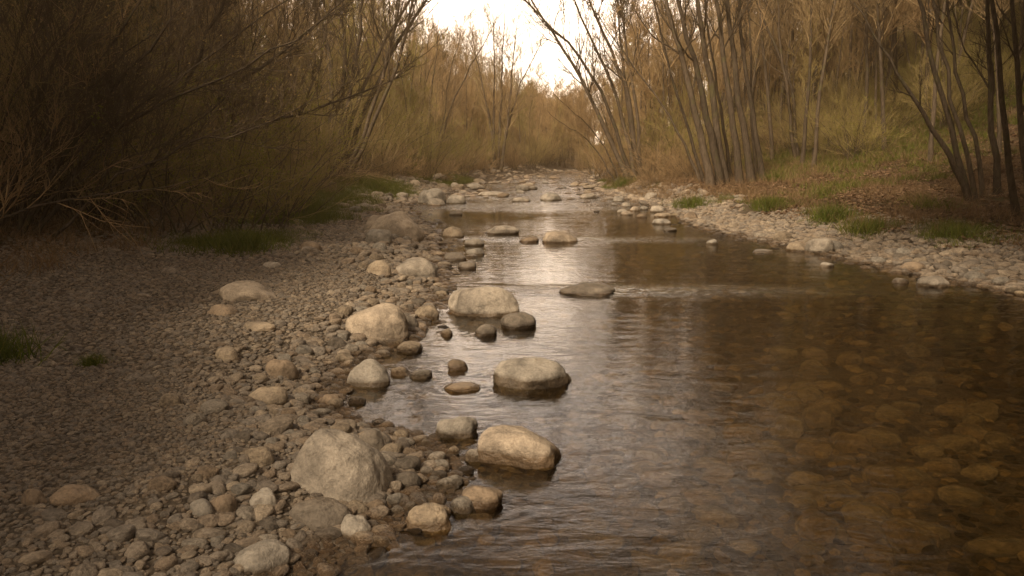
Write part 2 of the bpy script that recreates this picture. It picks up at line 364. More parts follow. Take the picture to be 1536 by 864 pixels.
B = [ # label, px, base, w, h, tone, short name for neighbours
 ('largest pale faceted boulder resting on wet gravel at the near waterline', 495,752,154,104,'pale','largest pale boulder'),
 ('dark oblong boulder lying directly in front of the largest pale boulder', 473,798,92,48,'dark','dark oblong boulder'),
 ('rounded dark stone to the right of the dark oblong boulder', 527,812,52,37,'grey',None),
 ('rounded grey boulder at the bottom edge of the gravel bar', 383,862,78,44,'grey','grey boulder at the bottom edge'),
 ('pitted wet boulder half in shallow water, lowest of the near spit', 640,797,70,42,'tan','pitted wet boulder'),
 ('flattened wet brown boulder in water at the tip of the near spit', 722,764,62,36,'brown','wet brown spit boulder'),
 ('two-toned boulder in the water with pale dry top and dark wet skirt', 780,704,130,66,'buff','two-toned boulder'),
 ('rounded dark boulder standing in water left of the two-toned boulder', 683,658,64,34,'grey','dark boulder in the water'),
 ('dark brown boulder just behind the largest pale boulder', 555,677,56,34,'dark',None),
 ('long low grey boulder alone in midstream with a dark wet base', 800,585,122,48,'grey','long midstream boulder'),
 ('flat tan stone barely breaking the surface, with ripples around it', 692,588,56,16,'tan','flat tan stone'),
 ('small round brown stone alone in the shallows beyond the flat tan stone', 686,556,31,17,'brown',None),
 ('round grey boulder with a wet foot beside the brown cove', 550,581,64,47,'grey','round cove boulder'),
 ('big smooth rounded boulder at the inner edge of the brown cove', 558,513,104,58,'buff','big smooth cove boulder'),
 ('large broad flat-topped boulder standing in the water beyond the cove', 724,475,112,49,'pale','broad flat-topped boulder'),
 ('dark wet boulder leaning low just right of the broad flat-topped boulder', 778,494,54,26,'dark',None),
 ('small dark stone in front of the broad flat-topped boulder', 728,505,34,18,'dark',None),
 ('low dark wet rock with water breaking over it in midstream', 884,445,88,20,'dark','low dark wet rock'),
 ('smooth light oval boulder on cobbles at the water edge of the bar', 620,418,70,32,'pale','light oval boulder'),
 ('rounded tan boulder to the left of the light oval boulder', 566,413,40,23,'tan',None),
 ('solitary smooth oval boulder lying on the open gravel of the left bar', 363,452,80,29,'buff','solitary oval boulder'),
 ('small flat stone below the solitary oval boulder on the gravel', 328,474,44,16,'brown',None),
 ('long flat tan stone lying in the open gravel', 383,497,48,14,'tan',None),
 ('wide pale humped boulder ending the upper cobble bar', 590,356,84,38,'buff','wide humped boulder'),
 ('second pale hump rising left of the wide humped boulder', 566,347,50,24,'buff',None),
 ('smooth round boulder in front of the wide humped boulder', 566,366,40,22,'grey',None),
 ('large domed boulder at the head of the left pool', 646,306,43,23,'grey','large domed boulder'),
 ('small rounded stone touching the foot of the large domed boulder', 654,309,27,11,'pale',None),
 ('triangular grey stone in the pool right of the large domed boulder', 684,306,30,14,'grey',None),
 ('small flat dark stone alone in the left pool', 683,323,20,7,'dark',None),
 ('wedge-shaped boulder in midstream with a streak of broken water behind', 841,365,54,19,'buff','wedge-shaped midstream boulder'),
 ('low brown rock just left of the wedge-shaped midstream boulder', 794,364,30,9,'brown',None),
 ('flat pale boulder spread low across midstream', 752,352,54,14,'pale','flat pale boulder'),
 ('tan boulder half dry on the cobble spit beside the pool', 679,357,32,17,'tan','tan pool boulder'),
 ('dark-sided stone in the stream below the tan pool boulder', 711,369,30,12,'grey',None),
 ('plump grey stone below the dark-sided stone in the stream', 712,384,29,12,'grey',None),
 ('pointed grey stone at the edge of the shallows', 682,391,34,13,'dark',None),
 ('low dark stone downstream of the pointed grey stone', 700,404,28,12,'dark',None),
 ('biggest pale boulder on the right shore shingle', 1237,381,40,24,'pale','biggest right shore boulder'),
 ('low flat boulder touching the biggest pale right shore boulder', 1205,378,38,14,'tan',None),
 ('thin flat stone lying in the water off the right shore', 1149,380,32,6,'grey',None),
 ('rounded pale stone in shallow water at the far right shore', 1410,431,44,15,'pale','rounded far right stone'),
 ('brown stone on the shingle beyond the rounded far right stone', 1375,407,36,13,'brown',None),
 ('small flat stone in the water below the biggest right shore boulder', 1243,401,22,7,'grey',None),
 ('small round stone standing in the water off the right bank', 1070,367,18,8,'grey',None),
 ('dark stone in the water beside the rounded far right stone', 1355,425,21,7,'dark',None),
 ('smooth oval stone at the water line, front one of the right point', 995,337,29,9,'grey','front stone of the right point'),
 ('low dark stone in the water just beyond the right point', 1007,347,20,6,'dark',None),
 ('large pale stone topping the right point', 988,319,22,10,'pale',None),
 ('flat pale stone between the two larger stones of the right point', 996,326,27,7,'tan',None),
 ('pale stone standing in the pool short of the right point', 935,320,17,6,'pale',None),
 ('second pale stone in the pool short of the right point', 953,317,17,7,'buff',None),
 ('jumbled brown boulder on the right shingle behind the point', 1038,331,23,14,'brown','brown right shingle boulder'),
 ('long pale slab-like stone at the right end of the riffle', 884,298,26,8,'pale','pale riffle slab'),
 ('round grey stone on the right bank of the riffle', 929,303,17,9,'grey',None),
 ('pale boulder at the grass foot on the right shingle', 978,299,22,10,'pale',None),
 ('grey boulder in the middle of the riffle', 827,301,33,12,'grey','grey riffle boulder'),
 ('low stone upstream on the left of the riffle', 784,286,22,8,'grey',None),
 ('broad flat stone awash at the near edge of the riffle', 782,303,27,7,'pale',None),
 ('small upright stone high in the riffle', 862,279,14,6,'tan',None),
 ('long flat slab lying across the left side of the riffle', 738,294,46,7,'pale','long riffle slab'),
 ('round pale stone under the left bank grass', 623,278,15,11,'buff','round stone under the bank'),
 ('pale stone on the left shore of the riffle', 681,282,17,8,'pale',None),
 ('dark stone half sunk in gravel at the edge of the left grass', 463,377,34,15,'brown','half sunk grass edge stone'),
 ('small pale flat stone alone on gravel below the left grass', 405,402,28,9,'pale',None),
 ('knobbly brown stone at the left lip of the cove', 491,612,34,27,'brown','knobbly cove stone'),
 ('low mounded stone on the bar left of the round cove boulder', 418,567,50,27,'brown',None),
 ('rounded tan boulder sunk in the middle of the gravel bar', 392,606,62,25,'tan','sunk tan bar boulder'),
 ('broad low dark boulder in the shaded lower left gravel', 100,760,60,28,'brown','shaded corner boulder'),
 ('small dark stone in the shaded gravel by the photo left edge', 42,760,32,21,'brown',None),
 ('smooth round grey boulder left of the dark oblong boulder', 391,765,42,33,'grey','smooth round bar boulder'),
 ('squat brown boulder touching a smaller one left of the round bar boulder', 329,771,38,34,'brown',None),
 ('leaning grey stone at the left foot of the squat brown boulder', 298,776,36,26,'grey',None),
 ('small tan stone with a flat top beside the upper gravel', 335,541,34,19,'tan',None),
]
LAND = []
random.seed(4)
for i, (lab, px, by, w_, h_, tone, short) in enumerate(B):
    big = w_ > 60
    o, c = hero_stone('boulder' if w_ > 36 else 'stone', lab, px, by, w_, h_, tone, 100 + i, sub=6 if w_ > 90 else 5 if w_ > 36 else 4, planes=9 if big else 8, power=9 if i in (0, 6, 1) else 6, rough=1.15 if i in (0, 1, 4, 6) else .9, mat=M_SPLASH if i in (6, 9) else None)
    if short: LAND.append((short, c[0], c[1]))

# cobbles: shared unit meshes, each an object of its own
CM = []
for s in range(14):
    v, f = stone(500 + s, (1, 1, 1), 4, 7, 4.5, .85, .9); CM.append(mesh_np('cobble', v, f, True, M_COBBLE))
cob_px = [] # (px, centre_py, obj, shape, tone, kindword)
def cobble(px, by, wp, hp, rg, kind='cobble', z0=None, tone=None, force=False):
    c, a, ay, az = stone_dims(px, by, wp, hp, z0)
    if not force:
        for (x, y, r) in placed:
            if (x - c[0]) ** 2 + (y - c[1]) ** 2 < ((r + max(a, ay)) * .72) ** 2: return None
    tone = tone or rg.choice(['pale', 'tan', 'tan', 'grey', 'grey', 'brown', 'buff', 'dark'])
    o = link(kind, rg.choice(CM), None, (c[0], c[1], c[2] + .12 * az), (rg.uniform(-.2, .2), rg.uniform(-.2, .2), rg.uniform(-.5, .5) + rg.choice([0, math.pi])), (a, ay, az))
    j = rg.uniform(.9, 1.1); o.color = tuple(t * j for t in TONES[tone]) + (1,)
    zb = g1(c[0], c[1])
    if z0 is None and zb < -.03 and c[2] < .005:
        zt = az * 1.05; za = (zt - zb + .02) / 2; cz = zt - za; f_ = min(1.5, 1 / math.sqrt(max(1 - (cz / za) ** 2, .2)))
        o.location.z = cz; o.scale = (a * f_, ay * f_, za)
    sh = 'flat' if az < .42 * a else 'oblong' if ay < .62 * a else 'rounded'
    cob_px.append([px, by - hp / 2, o, sh, tone, kind]); placed.append((c[0], c[1], max(a, ay)))
    return o
rg = random.Random(11)
C5 = [(345,570,425,622),(355,532,425,575),(300,522,362,562),(312,497,380,530),(457,535,510,575),(470,582,547,622),(405,630,487,657),(330,633,378,668),(553,503,612,545),(510,645,585,690),(285,755,340,785),(345,668,385,692),(385,650,418,682),(425,555,465,585),(165,345,212,398),(160,440,235,468),(222,362,268,385),(340,278,400,306),(400,286,462,313),(365,209,435,240),(165,178,220,228),(185,238,245,270),(345,132,420,182),(412,107,482,147),(300,232,345,252),(482,172,520,195),(270,652,330,690),(245,690,282,715),(430,480,462,502),(500,500,540,530)]
for a, b, c, d in C5: cobble(400 + (a + c) / 2 / 1.861, 400 + d / 1.861, (c - a) / 1.861, (d - b) / 1.861, rg, force=True)
C4 = [(625,612,698,685),(650,700,705,725),(700,650,760,700),(770,690,830,725),(590,540,645,575),(685,590,740,622),(835,355,880,390),(885,372,925,408),(780,395,870,440),(545,375,605,412),(595,342,672,378),(475,320,535,358),(795,445,830,472),(880,318,930,350),(850,420,885,450),(540,750,610,785),(620,745,670,775),(700,705,760,740),(770,740,830,775),(660,770,730,800),(440,575,510,615),(700,430,745,460),(720,480,810,535),(665,485,705,515),(570,555,600,580),(890,745,950,770),(560,710,600,735)]
for a, b, c, d in C4: cobble(a / 2 + c / 2 - (a + c) / 4, 432 + d / 2, (c - a) / 2, (d - b) / 2, rg)
def band(n, f_, wlo, whi, asp=(.45, .65), **kw):
    k = t = 0
    while k < n and t < n * 30:
        t += 1; px, py = f_(); w_ = rg.uniform(wlo, whi)
        if cobble(px, py, w_, w_ * rg.uniform(*asp), rg, **kw): k += 1
def edge_left(lo, hi, a, b):
    def f_():
        py = rg.uniform(lo, hi); ex = np.interp(-py, [-p[1] for p in LEFT], [p[0] for p in LEFT]); return ex + rg.uniform(a, b), py
    return f_
band(26, edge_left(640, 850, -150, -10), 18, 34)
band(24, edge_left(480, 640, -130, 0), 14, 26)
band(44, edge_left(360, 480, -130, 10), 10, 26)
band(26, edge_left(296, 360, -100, 0), 9, 22, (.3, .5))
band(30, lambda: (rg.uniform(640, 900), rg.uniform(262, 300)), 8, 22, (.28, .42))
band(8, lambda: (rg.uniform(880, 1030), rg.uniform(292, 330)), 9, 18, (.35, .5))
band(16, lambda: ((lambda t: (1060 + 470 * t, 345 + 95 * t + rg.uniform(-26, 0)))(rg.random())), 14, 30, (.35, .5))
# stones lying under the water of the pool
def under(n, x0, x1, y0, y1, wlo, whi):
    k = t = 0
    while k < n and t < n * 30:
        t += 1; px, py = rg.uniform(x0, x1), rg.uniform(y0, y1); w_ = rg.uniform(wlo, whi) * (py / 700)
        z0 = -.34
        for _ in range(4):
            p = on_z(px, py, z0); z0 = g1(p[0], p[1])
        if z0 > -.06: continue
        if cobble(px, py, w_, w_ * rg.uniform(.42, .55), rg, kind='submerged_stone', z0=z0, tone=rg.choice(['tan', 'pale', 'pale', 'buff', 'buff'])): k += 1
under(58, 960, 1520, 620, 862, 36, 66)
under(24, 740, 1010, 680, 862, 26, 54)
under(20, 940, 1450, 530, 640, 34, 54)
ORD = ['', 'second ', 'third ', 'fourth ', 'fifth ', 'sixth ', 'seventh ', 'eighth ', 'ninth ', 'tenth ', 'eleventh ', 'twelfth ', 'thirteenth ', 'fourteenth ', 'fifteenth ', 'sixteenth ', 'seventeenth ', 'eighteenth ', 'nineteenth ', 'twentieth '] + ['%dth ' % i for i in range(21, 90)]
buckets = {}
for it in cob_px:
    if it[5] == 'submerged_stone': L = [l for l in LAND if l[0] in ('two-toned boulder', 'long midstream boulder', 'wet brown spit boulder', 'low dark wet rock')]
    else: L = LAND
    best = min(L, key=lambda l: (l[1] - it[0]) ** 2 + (2 * (l[2] - it[1])) ** 2)
    dx, dy = it[0] - best[1], 1.7 * (it[1] - best[2])
    side = ('right of' if dx > 0 else 'left of') if abs(dx) > abs(dy) else ('in front of' if dy > 0 else 'behind')
    buckets.setdefault((best[0], side, it[5]), []).append((dx * dx + dy * dy, it))
for (land, side, kind), li in buckets.items():
    li.sort(key=lambda q: q[0])
    for r_, (_, it) in enumerate(li):
        word = 'cobble' if kind == 'cobble' else 'underwater stone'
        lab = f'{it[3]} {it[4]} {word}, {ORD[r_]}closest one {side} the {land}'
        tag(it[2], lab, word if kind == 'cobble' else 'stone', 'cobbles scattered along the water and the bars' if kind == 'cobble' else 'stones on the river bed under clear water')

# ------------------------------------------------------------------ instanced stuff
SRC = {}
def source_coll(key, meshes, mats=None):
    c = bpy.data.collections.new(key)
    for i, m in enumerate(meshes):
        o = bpy.data.objects.new('%s_%03d' % (key, i), m); c.objects.link(o)
    return c
def scatter(name, coll, nsrc, pts, rot, scl, idx_, label=None, cat=None):
    me = bpy.data.meshes.new(name); n = len(pts); me.vertices.add(n); me.vertices.foreach_set('co', np.asarray(pts, np.float32).ravel())
    for nm, ty, a, key in (('rot', 'FLOAT_VECTOR', rot, 'vector'), ('scl', 'FLOAT_VECTOR', scl, 'vector'), ('idx', 'INT', idx_, 'value')):
        at = me.attributes.new(nm, ty, 'POINT'); at.data.foreach_set(key, np.asarray(a, np.int32 if ty == 'INT' else np.float32).ravel())
    me.update(); o = link(name, me)
    g = bpy.data.node_groups.new(name, 'GeometryNodeTree')
    g.interface.new_socket('Geometry', in_out='INPUT', socket_type='NodeSocketGeometry'); g.interface.new_socket('Geometry', in_out='OUTPUT', socket_type='NodeSocketGeometry')
    gi = g.nodes.new('NodeGroupInput'); go = g.nodes.new('NodeGroupOutput'); ip = g.nodes.new('GeometryNodeInstanceOnPoints'); ci = g.nodes.new('GeometryNodeCollectionInfo')
    ci.inputs['Collection'].default_value = coll; ci.inputs['Separate Children'].default_value = True; ci.inputs['Reset Children'].default_value = True
    def na(nm, ty):
        q = g.nodes.new('GeometryNodeInputNamedAttribute'); q.data_type = ty; q.inputs['Name'].default_value = nm
        return [s for s in q.outputs if s.enabled and s.name == 'Attribute'][0]
    er = g.nodes.new('FunctionNodeEulerToRotation')
    g.links.new(gi.outputs[0], ip.inputs['Points']); g.links.new(ci.outputs[0], ip.inputs['Instance']); ip.inputs['Pick Instance'].default_value = True
    g.links.new(na('idx', 'INT'), ip.inputs['Instance Index']); g.links.new(na('rot', 'FLOAT_VECTOR'), er.inputs[0]); g.links.new(er.outputs[0], ip.inputs['Rotation'])
    g.links.new(na('scl', 'FLOAT_VECTOR'), ip.inputs['Scale']); g.links.new(ip.outputs[0], go.inputs[0])
    m = o.modifiers.new('scatter', 'NODES'); m.node_group = g
    tag(o, label, cat, None, 'stuff'); return o
NR = np.random.default_rng(5)
def jgrid(x0, x1, y0, y1, s):
    a, b = np.meshgrid(np.arange(x0, x1, s), np.arange(y0, y1, s)); a = a.ravel() + NR.uniform(-.5, .5, a.size) * s; b = b.ravel() + NR.uniform(-.5, .5, b.size) * s
    vis = (np.abs(a) < (b + 1.5) * .70 + .6); return a[vis], b[vis]
pm = []
for s in range(8):
    v, f = stone(700 + s, (1, 1, 1), 2, 6, 4.5, .8, .8); pm.append(mesh_np('pebble', v, f, True, M_PEB))
pcoll = source_coll('pebble_shapes', pm, None)
pm2 = []
for s in range(8):
    v, f = stone(740 + s, (1, 1, 1), 3, 6, 4.5, .8, .8); pm2.append(mesh_np('pebble', v, f, True, M_PEB))
pcoll2 = source_coll('pebble_fine_shapes', pm2, None)
bm3 = []
for s in range(8):
    v, f = stone(740 + s, (1, 1, 1), 3, 6, 4.5, .8, .8); bm3.append(mesh_np('bed_stone', v, f, True, M_BED))
bcoll = source_coll('bed_shapes', bm3)
def pebbles(name, layers, label, cat, coll=pcoll):
    P, S = [], []
    for (x0, x1, y0, y1, s, rlo, rhi, keep) in layers:
        x, y = jgrid(x0, x1, y0, y1, s); z = ground(x, y); k = keep(x, y, xl(y) - x, x - xr(y)); k = NR.random(len(x)) < k
        x, y, z = x[k], y[k], z[k]; r = rlo + (rhi - rlo) * NR.random(len(x)) ** 2.2
        sc_ = np.stack([r * NR.uniform(.9, 1.25, len(x)), r * NR.uniform(.75, 1.05, len(x)), r * NR.uniform(.45, .75, len(x))], -1)
        P.append(np.stack([x, y, z + sc_[:, 2] * .15], -1)); S.append(sc_)
    P = np.concatenate(P); S = np.concatenate(S); n = len(P)
    # not inside the large stones
    ok = np.ones(n, bool)
    for (x, y, r) in placed:
        ok &= ((P[:, 0] - x) ** 2 + (P[:, 1] - y) ** 2) > (r * .62) ** 2
    P, S = P[ok], S[ok]; n = len(P)
    rot = np.stack([NR.uniform(-.35, .35, n), NR.uniform(-.35, .35, n), NR.uniform(0, 6.28, n)], -1)
    return scatter(name, coll, 8, P, rot, S, NR.integers(0, 8, n), label, cat)
gn = lambda x, y: noise2(x, y, .5, 7)
kl = lambda x, y, dl, dr: (dl > -.05) * (1 - sstep(3.9, 6.0, dl + gn(x, y) * 1.4 + sstep(14, 24, y) * 1.6))
klw = lambda x, y, dl, dr: (dl > -.25) * (1 - sstep(.35, 1.1, dl + .5 * gn(x, y))) * .9
klm = lambda x, y, dl, dr: (dl > -.1) * (1 - sstep(2.4, 4.2, dl)) * (.04 + .7 * (1 - sstep(.3, 1.3, dl)) + .2 * (noise2(x, y, 1.3, 9) > .2))
pebbles('gravel', [(-5, 0.8, 1.3, 5.0, .025, .009, .021, kl), (-8, 0.8, 5.0, 10, .042, .013, .031, kl), (-9, 0, 10, 17, .075, .024, .055, kl), (-8, 3, 17, 34, .13, .045, .10, kl),
    (2, 13, 8, 17, .085, .035, .075, lambda x, y, dl, dr: (dr > -.1) * (1 - sstep(1.5, 2.7, dr + gn(x, y) * .9))),
    (2, 9, 17, 34, .13, .05, .11, lambda x, y, dl, dr: (dr > -.1) * (1 - sstep(.9, 1.9, dr + gn(x, y) * .9)))],
    'fine brown river gravel covering the bars on both sides', 'gravel')
pebbles('shingle', [(-4, 1, 1.4, 6, .078, .026, .055, klw), (-6, 1, 6, 12, .095, .034, .08, klw), (-6, 1, 12, 22, .16, .05, .12, klw),
    (-5, .8, 1.4, 9, .10, .022, .055, klm), (-6, 2, 9, 30, .2, .04, .12, klm),
    (2, 12, 7, 18, .17, .05, .12, lambda x, y, dl, dr: (dr > -.25) * (1 - sstep(.8, 2.0, dr)) * .75),
    (-8, 8, 21, 62, .42, .07, .20, lambda x, y, dl, dr: ((dl > -2.6) & (dl < 2.0)) * .5 + ((dr > -2.2) & (dr < 1.6)) * .5),
    (-3, 6, 23, 66, .45, .07, .24, lambda x, y, dl, dr: ((dl < 0) & (dr < 0)) * (.16 + .22 * sstep(26, 32, y))), (-5, 2, 8, 24, .3, .06, .13, lambda x, y, dl, dr: ((dl < 0) & (dl > -1.3)) * .45), (-5, 2, 2.2, 8, .2, .035, .07, lambda x, y, dl, dr: ((dl < 0) & (dl > -.5)) * .4)],
    'small rounded shingle between the larger stones along the water', 'shingle', pcoll2)
pebbles('riverbed_stones', [(-1.5, 5, 1.4, 6, .09, .026, .06, lambda x, y, dl, dr: ((dl < -.05) & (dr < 0)) * .85), (-1.5, 8, 6, 13, .14, .04, .09, lambda x, y, dl, dr: ((dl < -.05) & (dr < 0)) * .8),
    (-3, 6, 13, 24, .25, .06, .12, lambda x, y, dl, dr: ((dl < -.05) & (dr < 0)) * .7)], 'brown algae-coated stones covering the river bed under water', 'riverbed stones', bcoll)

# ------------------------------------------------------------------ water
def wl(): 
    wx = lines([(-40, -6, 2.0), (-6, -1.6, .2), (-1.6, 2.6, .03), (2.6, 7, .07), (7, 14, .5), (14, 60, 4)])
    wy = lines([(-35, 1.5, 1.5), (1.5, 8, .03), (8, 20, .06), (20, 40, .15), (40, 70, .4), (70, 198, 4)]); return np.meshgrid(wx, wy)
WX, WY = wl()
keepw = (xl(WY) - WX < 3) & (WX - xr(WY) < 3)
hz = np.zeros_like(WX); turb = np.zeros_like(WX); foam = np.zeros_like(WX)
for (x, y, a, ay) in rings:
    d = np.sqrt(((WX - x) / max(a, .01)) ** 2 + ((WY - y) / max(ay, .01)) ** 2); e = (d - 1).clip(0, 99) * min(a, ay)
    lam = .07 if y < 8 else .16
    hz += .0030 * np.sin(e / lam * 6.283 + x * 9) * np.exp(-e / .18) * (d > .9) * (e < 1) * (y < 14)
def wake(px, py, L, W, st, fo):
    c = on_z(px, py)
    u = WX - c[0]; v = WY - c[1]
    g = np.exp(-(u / L) ** 2 - (v / W) ** 2); return g * st, g * fo
for a in [(1000,437,1.4,.35,1.,.45),(930,436,.5,.25,1.2,.9),(900,360,1.2,.45,1.,.7),(860,358,.5,.3,1,.9),(760,358,1.0,.35,.9,.6),(700,357,.6,.3,.8,.5),(790,432,.6,.2,.6,.3),(880,430,.35,.12,1,.9),(1060,360,1.0,.3,.4,.1)]:
    t, f_ = wake(*a); turb += t; foam += f_
rif = sstep(20.5, 23, WY) * (1 - .0 * WY)
turb += rif * 1.1; foam += rif * (.15 + .55 * (noise2(WX, WY, .8, 4) > .05))
amp = .0018 + .010 * turb.clip(0, 1.4)
hz += amp * (noise2(WX * 1.0, WY * 2.2, 2.6, 21) + .5 * noise2(WX, WY * 2.0, 6.0, 22)) * (WY < 60)
idw = np.arange(WX.size).reshape(WX.shape)
fw = np.stack([idw[:-1, :-1], idw[:-1, 1:], idw[1:, 1:], idw[1:, :-1]], -1).reshape(-1, 4); kf = keepw.ravel()[fw].all(1); fw = fw[kf]
use, inv = np.unique(fw, return_inverse=True); vv = np.stack([WX, WY, hz], -1).reshape(-1, 3)[use]
me = mesh_np('river_water', vv, inv.reshape(-1, 4), True, M_WATER, {'turb': turb.ravel()[use].clip(0, 1.6), 'foam': foam.ravel()[use].clip(0, 1)})
tag(link('river_water', me), kind='structure')

# ------------------------------------------------------------------ plants: tubes grown level by level
def unit(a): return a / np.maximum(np.linalg.norm(a, axis=-1, keepdims=True), 1e-9)
def grow(P, D, L, n, wander, up, rn):
    pts = [P]; D = unit(D)
    for _ in range(n):
        D = unit(D + rn.normal(size=D.shape) * wander + np.array([0, 0, up])); P = P + D * (L / n)[:, None]; pts.append(P)
    return np.stack(pts, 1)
def kids(paths, rad, per, t0, t1, alo, ahi, llo, lhi, plen, rn, rf=.55, upb=0.0):
    K, n, _ = paths.shape; k = np.repeat(np.arange(K), per); t = rn.uniform(t0, t1, len(k)); s = t * (n - 1); i = np.minimum(s.astype(int), n - 2); fr = (s - i)[:, None]
    a, b = paths[k, i], paths[k, i + 1]; P = a + (b - a) * fr; T = unit(b - a)
    q = unit(np.cross(T, rn.normal(size=T.shape))); ang = rn.uniform(alo, ahi, len(k))[:, None]
    D = T * np.cos(ang) + q * np.sin(ang); D[:, 2] += upb
    L = plen[k] * rn.uniform(llo, lhi, len(k)) * (1.15 - .6 * t); r = (rad[k, i] * (1 - fr[:, 0]) + rad[k, i + 1] * fr[:, 0]) * rf
    return P, D, L, r
def tubes(paths, rad, sides):
    K, n, _ = paths.shape; T = unit(np.gradient(paths, axis=1)); ref = np.where(np.abs(T[:, :1, 2:3]) > .9, np.array([1., 0, 0]), np.array([0, 0, 1.]))
    U = unit(np.cross(T, ref)); V = np.cross(T, U); a = np.arange(sides) * 2 * math.pi / sides
    v = paths[:, :, None] + rad[:, :, None, None] * (U[:, :, None] * np.cos(a)[None, None, :, None] + V[:, :, None] * np.sin(a)[None, None, :, None])
    id_ = np.arange(K * n * sides).reshape(K, n, sides); nx_ = np.roll(id_, -1, axis=2)
    f = np.stack([id_[:, :-1], nx_[:, :-1], nx_[:, 1:], id_[:, 1:]], -1).reshape(-1, 4); return v.reshape(-1, 3), f
def join(parts):
    V, Fc, o = [], [], 0
    for v, f in parts: V.append(v); Fc.append(f + o); o += len(v)
    return np.concatenate(V), np.concatenate(Fc)
def taper(r0, r1, n, pw=1.0): return r0[:, None] + (r1 - r0)[:, None] * (np.linspace(0, 1, n) ** pw)[None]
def leaf_quads(P, size, rn, slim=.55):
    n = len(P); d = unit(rn.normal(size=(n, 3))); q = unit(np.cross(d, rn.normal(size=(n, 3)))); s = (size * rn.uniform(.5, 1.2, n))[:, None]
    v = np.stack([P, P + d * s * .5 + q * s * slim * .5, P + d * s, P + d * s * .5 - q * s * slim * .5], 1).reshape(-1, 3)
    return v, np.arange(n * 4).reshape(-1, 4)
def along(paths, m, rn, t0=.2):
    K, n, _ = paths.shape; k = rn.integers(0, K, m); s = rn.uniform(t0, 1, m) * (n - 1); i = np.minimum(s.astype(int), n - 2); fr = (s - i)[:, None]
    return paths[k, i] * (1 - fr) + paths[k, i + 1] * fr
def crown_of(stems, srad, slen, rn, nb=14, nsub=7, ntw=6, t0=.28, lb=(.16, .34), leaves=0, leafsize=.05, tw_r=.004, up=.12, ang=(.5, 1.1)):
    P, D, L, r = kids(stems, srad, nb, t0, .98, ang[0], ang[1], lb[0], lb[1], slen, rn, .42, .25)
    r = np.minimum(r, .05); b1 = grow(P, D, L, 6, .13, up, rn); q1 = taper(r, r * .25 + .002, 7)
    P, D, L2, r2 = kids(b1, q1, nsub, .15, 1, .4, .9, .32, .6, L, rn, .55, .1); r2 = r2.clip(tw_r * 1.6, .03); b2 = grow(P, D, L2, 4, .16, up * .8, rn); q2 = taper(r2, r2 * .4, 5)
    P, D, L3, r3 = kids(b2, q2, ntw, .1, 1, .35, .8, .4, .75, L2, rn, .6, .08); r3 = np.full(len(L3), tw_r); b3 = grow(P, D, L3, 3, .16, up * .6, rn); q3 = taper(r3, r3 * .5, 4)
    parts = [tubes(b1, q1, 4), tubes(b2, q2, 3), tubes(b3, q3, 3)]
    lv = leaf_quads(along(b3, leaves, rn), leafsize, rn) if leaves else None
    return join(parts), lv
def make_tree_meshes(seed, H=11, ns=1, r0=.11, lean=.05, nb=20, nsub=7, ntw=5, t0=.3, leaves=0, leafmat=None, twig=None, lb=(.14, .3), tw_r=.0045, ls=.05, spread=.15):
    rn = np.random.default_rng(seed); P = np.zeros((ns, 3)); P[:, :2] = rn.normal(size=(ns, 2)) * .12 * (ns > 1); P[:, 2] = -.25
    D = np.zeros((ns, 3)); D[:, 2] = 1; D[:, :2] = rn.normal(size=(ns, 2)) * (spread if ns > 1 else lean)
    L = H * rn.uniform(.75, 1.0, ns) + .25; st = grow(P, D, L, 12, .045, .02, rn); r = r0 * rn.uniform(.6, 1, ns); sr = taper(r, r * .1, 13, .8); sr[:, 0] *= 1.25
    ms = [mesh_np('stem', *tubes(st[i:i + 1], sr[i:i + 1], 8), True, M_BARK) for i in range(ns)]
    (cv, cf), lv = crown_of(st, sr, L, rn, nb, nsub, ntw, t0, lb, leaves, ls, tw_r)
    mc = mesh_np('crown', cv, cf, True, twig or M_TWIG); ml = mesh_np('leaves', *lv, False, leafmat or M_BUD) if lv else None
    return ms, mc, ml
def make_shrub_mesh(seed, H=2.6, ns=18, spread=.55, nb=9, nsub=5, leaves=0, leafmat=None, twig=None, tw_r=.0035, ls=.035, arch=-.03):
    rn = np.random.default_rng(seed); P = np.zeros((ns, 3)); P[:, :2] = rn.normal(size=(ns, 2)) * .22; P[:, 2] = -.1
    D = np.zeros((ns, 3)); D[:, 2] = 1; D[:, :2] = rn.normal(size=(ns, 2)) * spread; L = H * rn.uniform(.55, 1.1, ns)
    st = grow(P, D, L, 8, .09, arch, rn); r = rn.uniform(.008, .018, ns) * (H / 2.6); sr = taper(r, r * .3, 9)
    P, D, L1, r1 = kids(st, sr, nb, .12, 1, .35, .85, .25, .5, L, rn, .55, .1); b1 = grow(P, D, L1, 4, .15, .06, rn); q1 = taper(r1.clip(tw_r, .01), r1 * 0 + tw_r * .7, 5)
    P, D, L2, r2 = kids(b1, q1, nsub, .1, 1, .35, .8, .35, .7, L1, rn, .6, .05); b2 = grow(P, D, L2, 3, .15, .05, rn); q2 = taper(r2 * 0 + tw_r, r2 * 0 + tw_r * .5, 4)
    ms = mesh_np('stems', *tubes(st, sr, 5), True, M_BARK); mt = mesh_np('twigs', *join([tubes(b1, q1, 3), tubes(b2, q2, 3)]), True, twig or M_TWIGR)
    ml = mesh_np('leaves', *leaf_quads(along(b2, leaves, rn), ls, rn), False, leafmat or M_LEAF) if leaves else None
    return ms, mt, ml

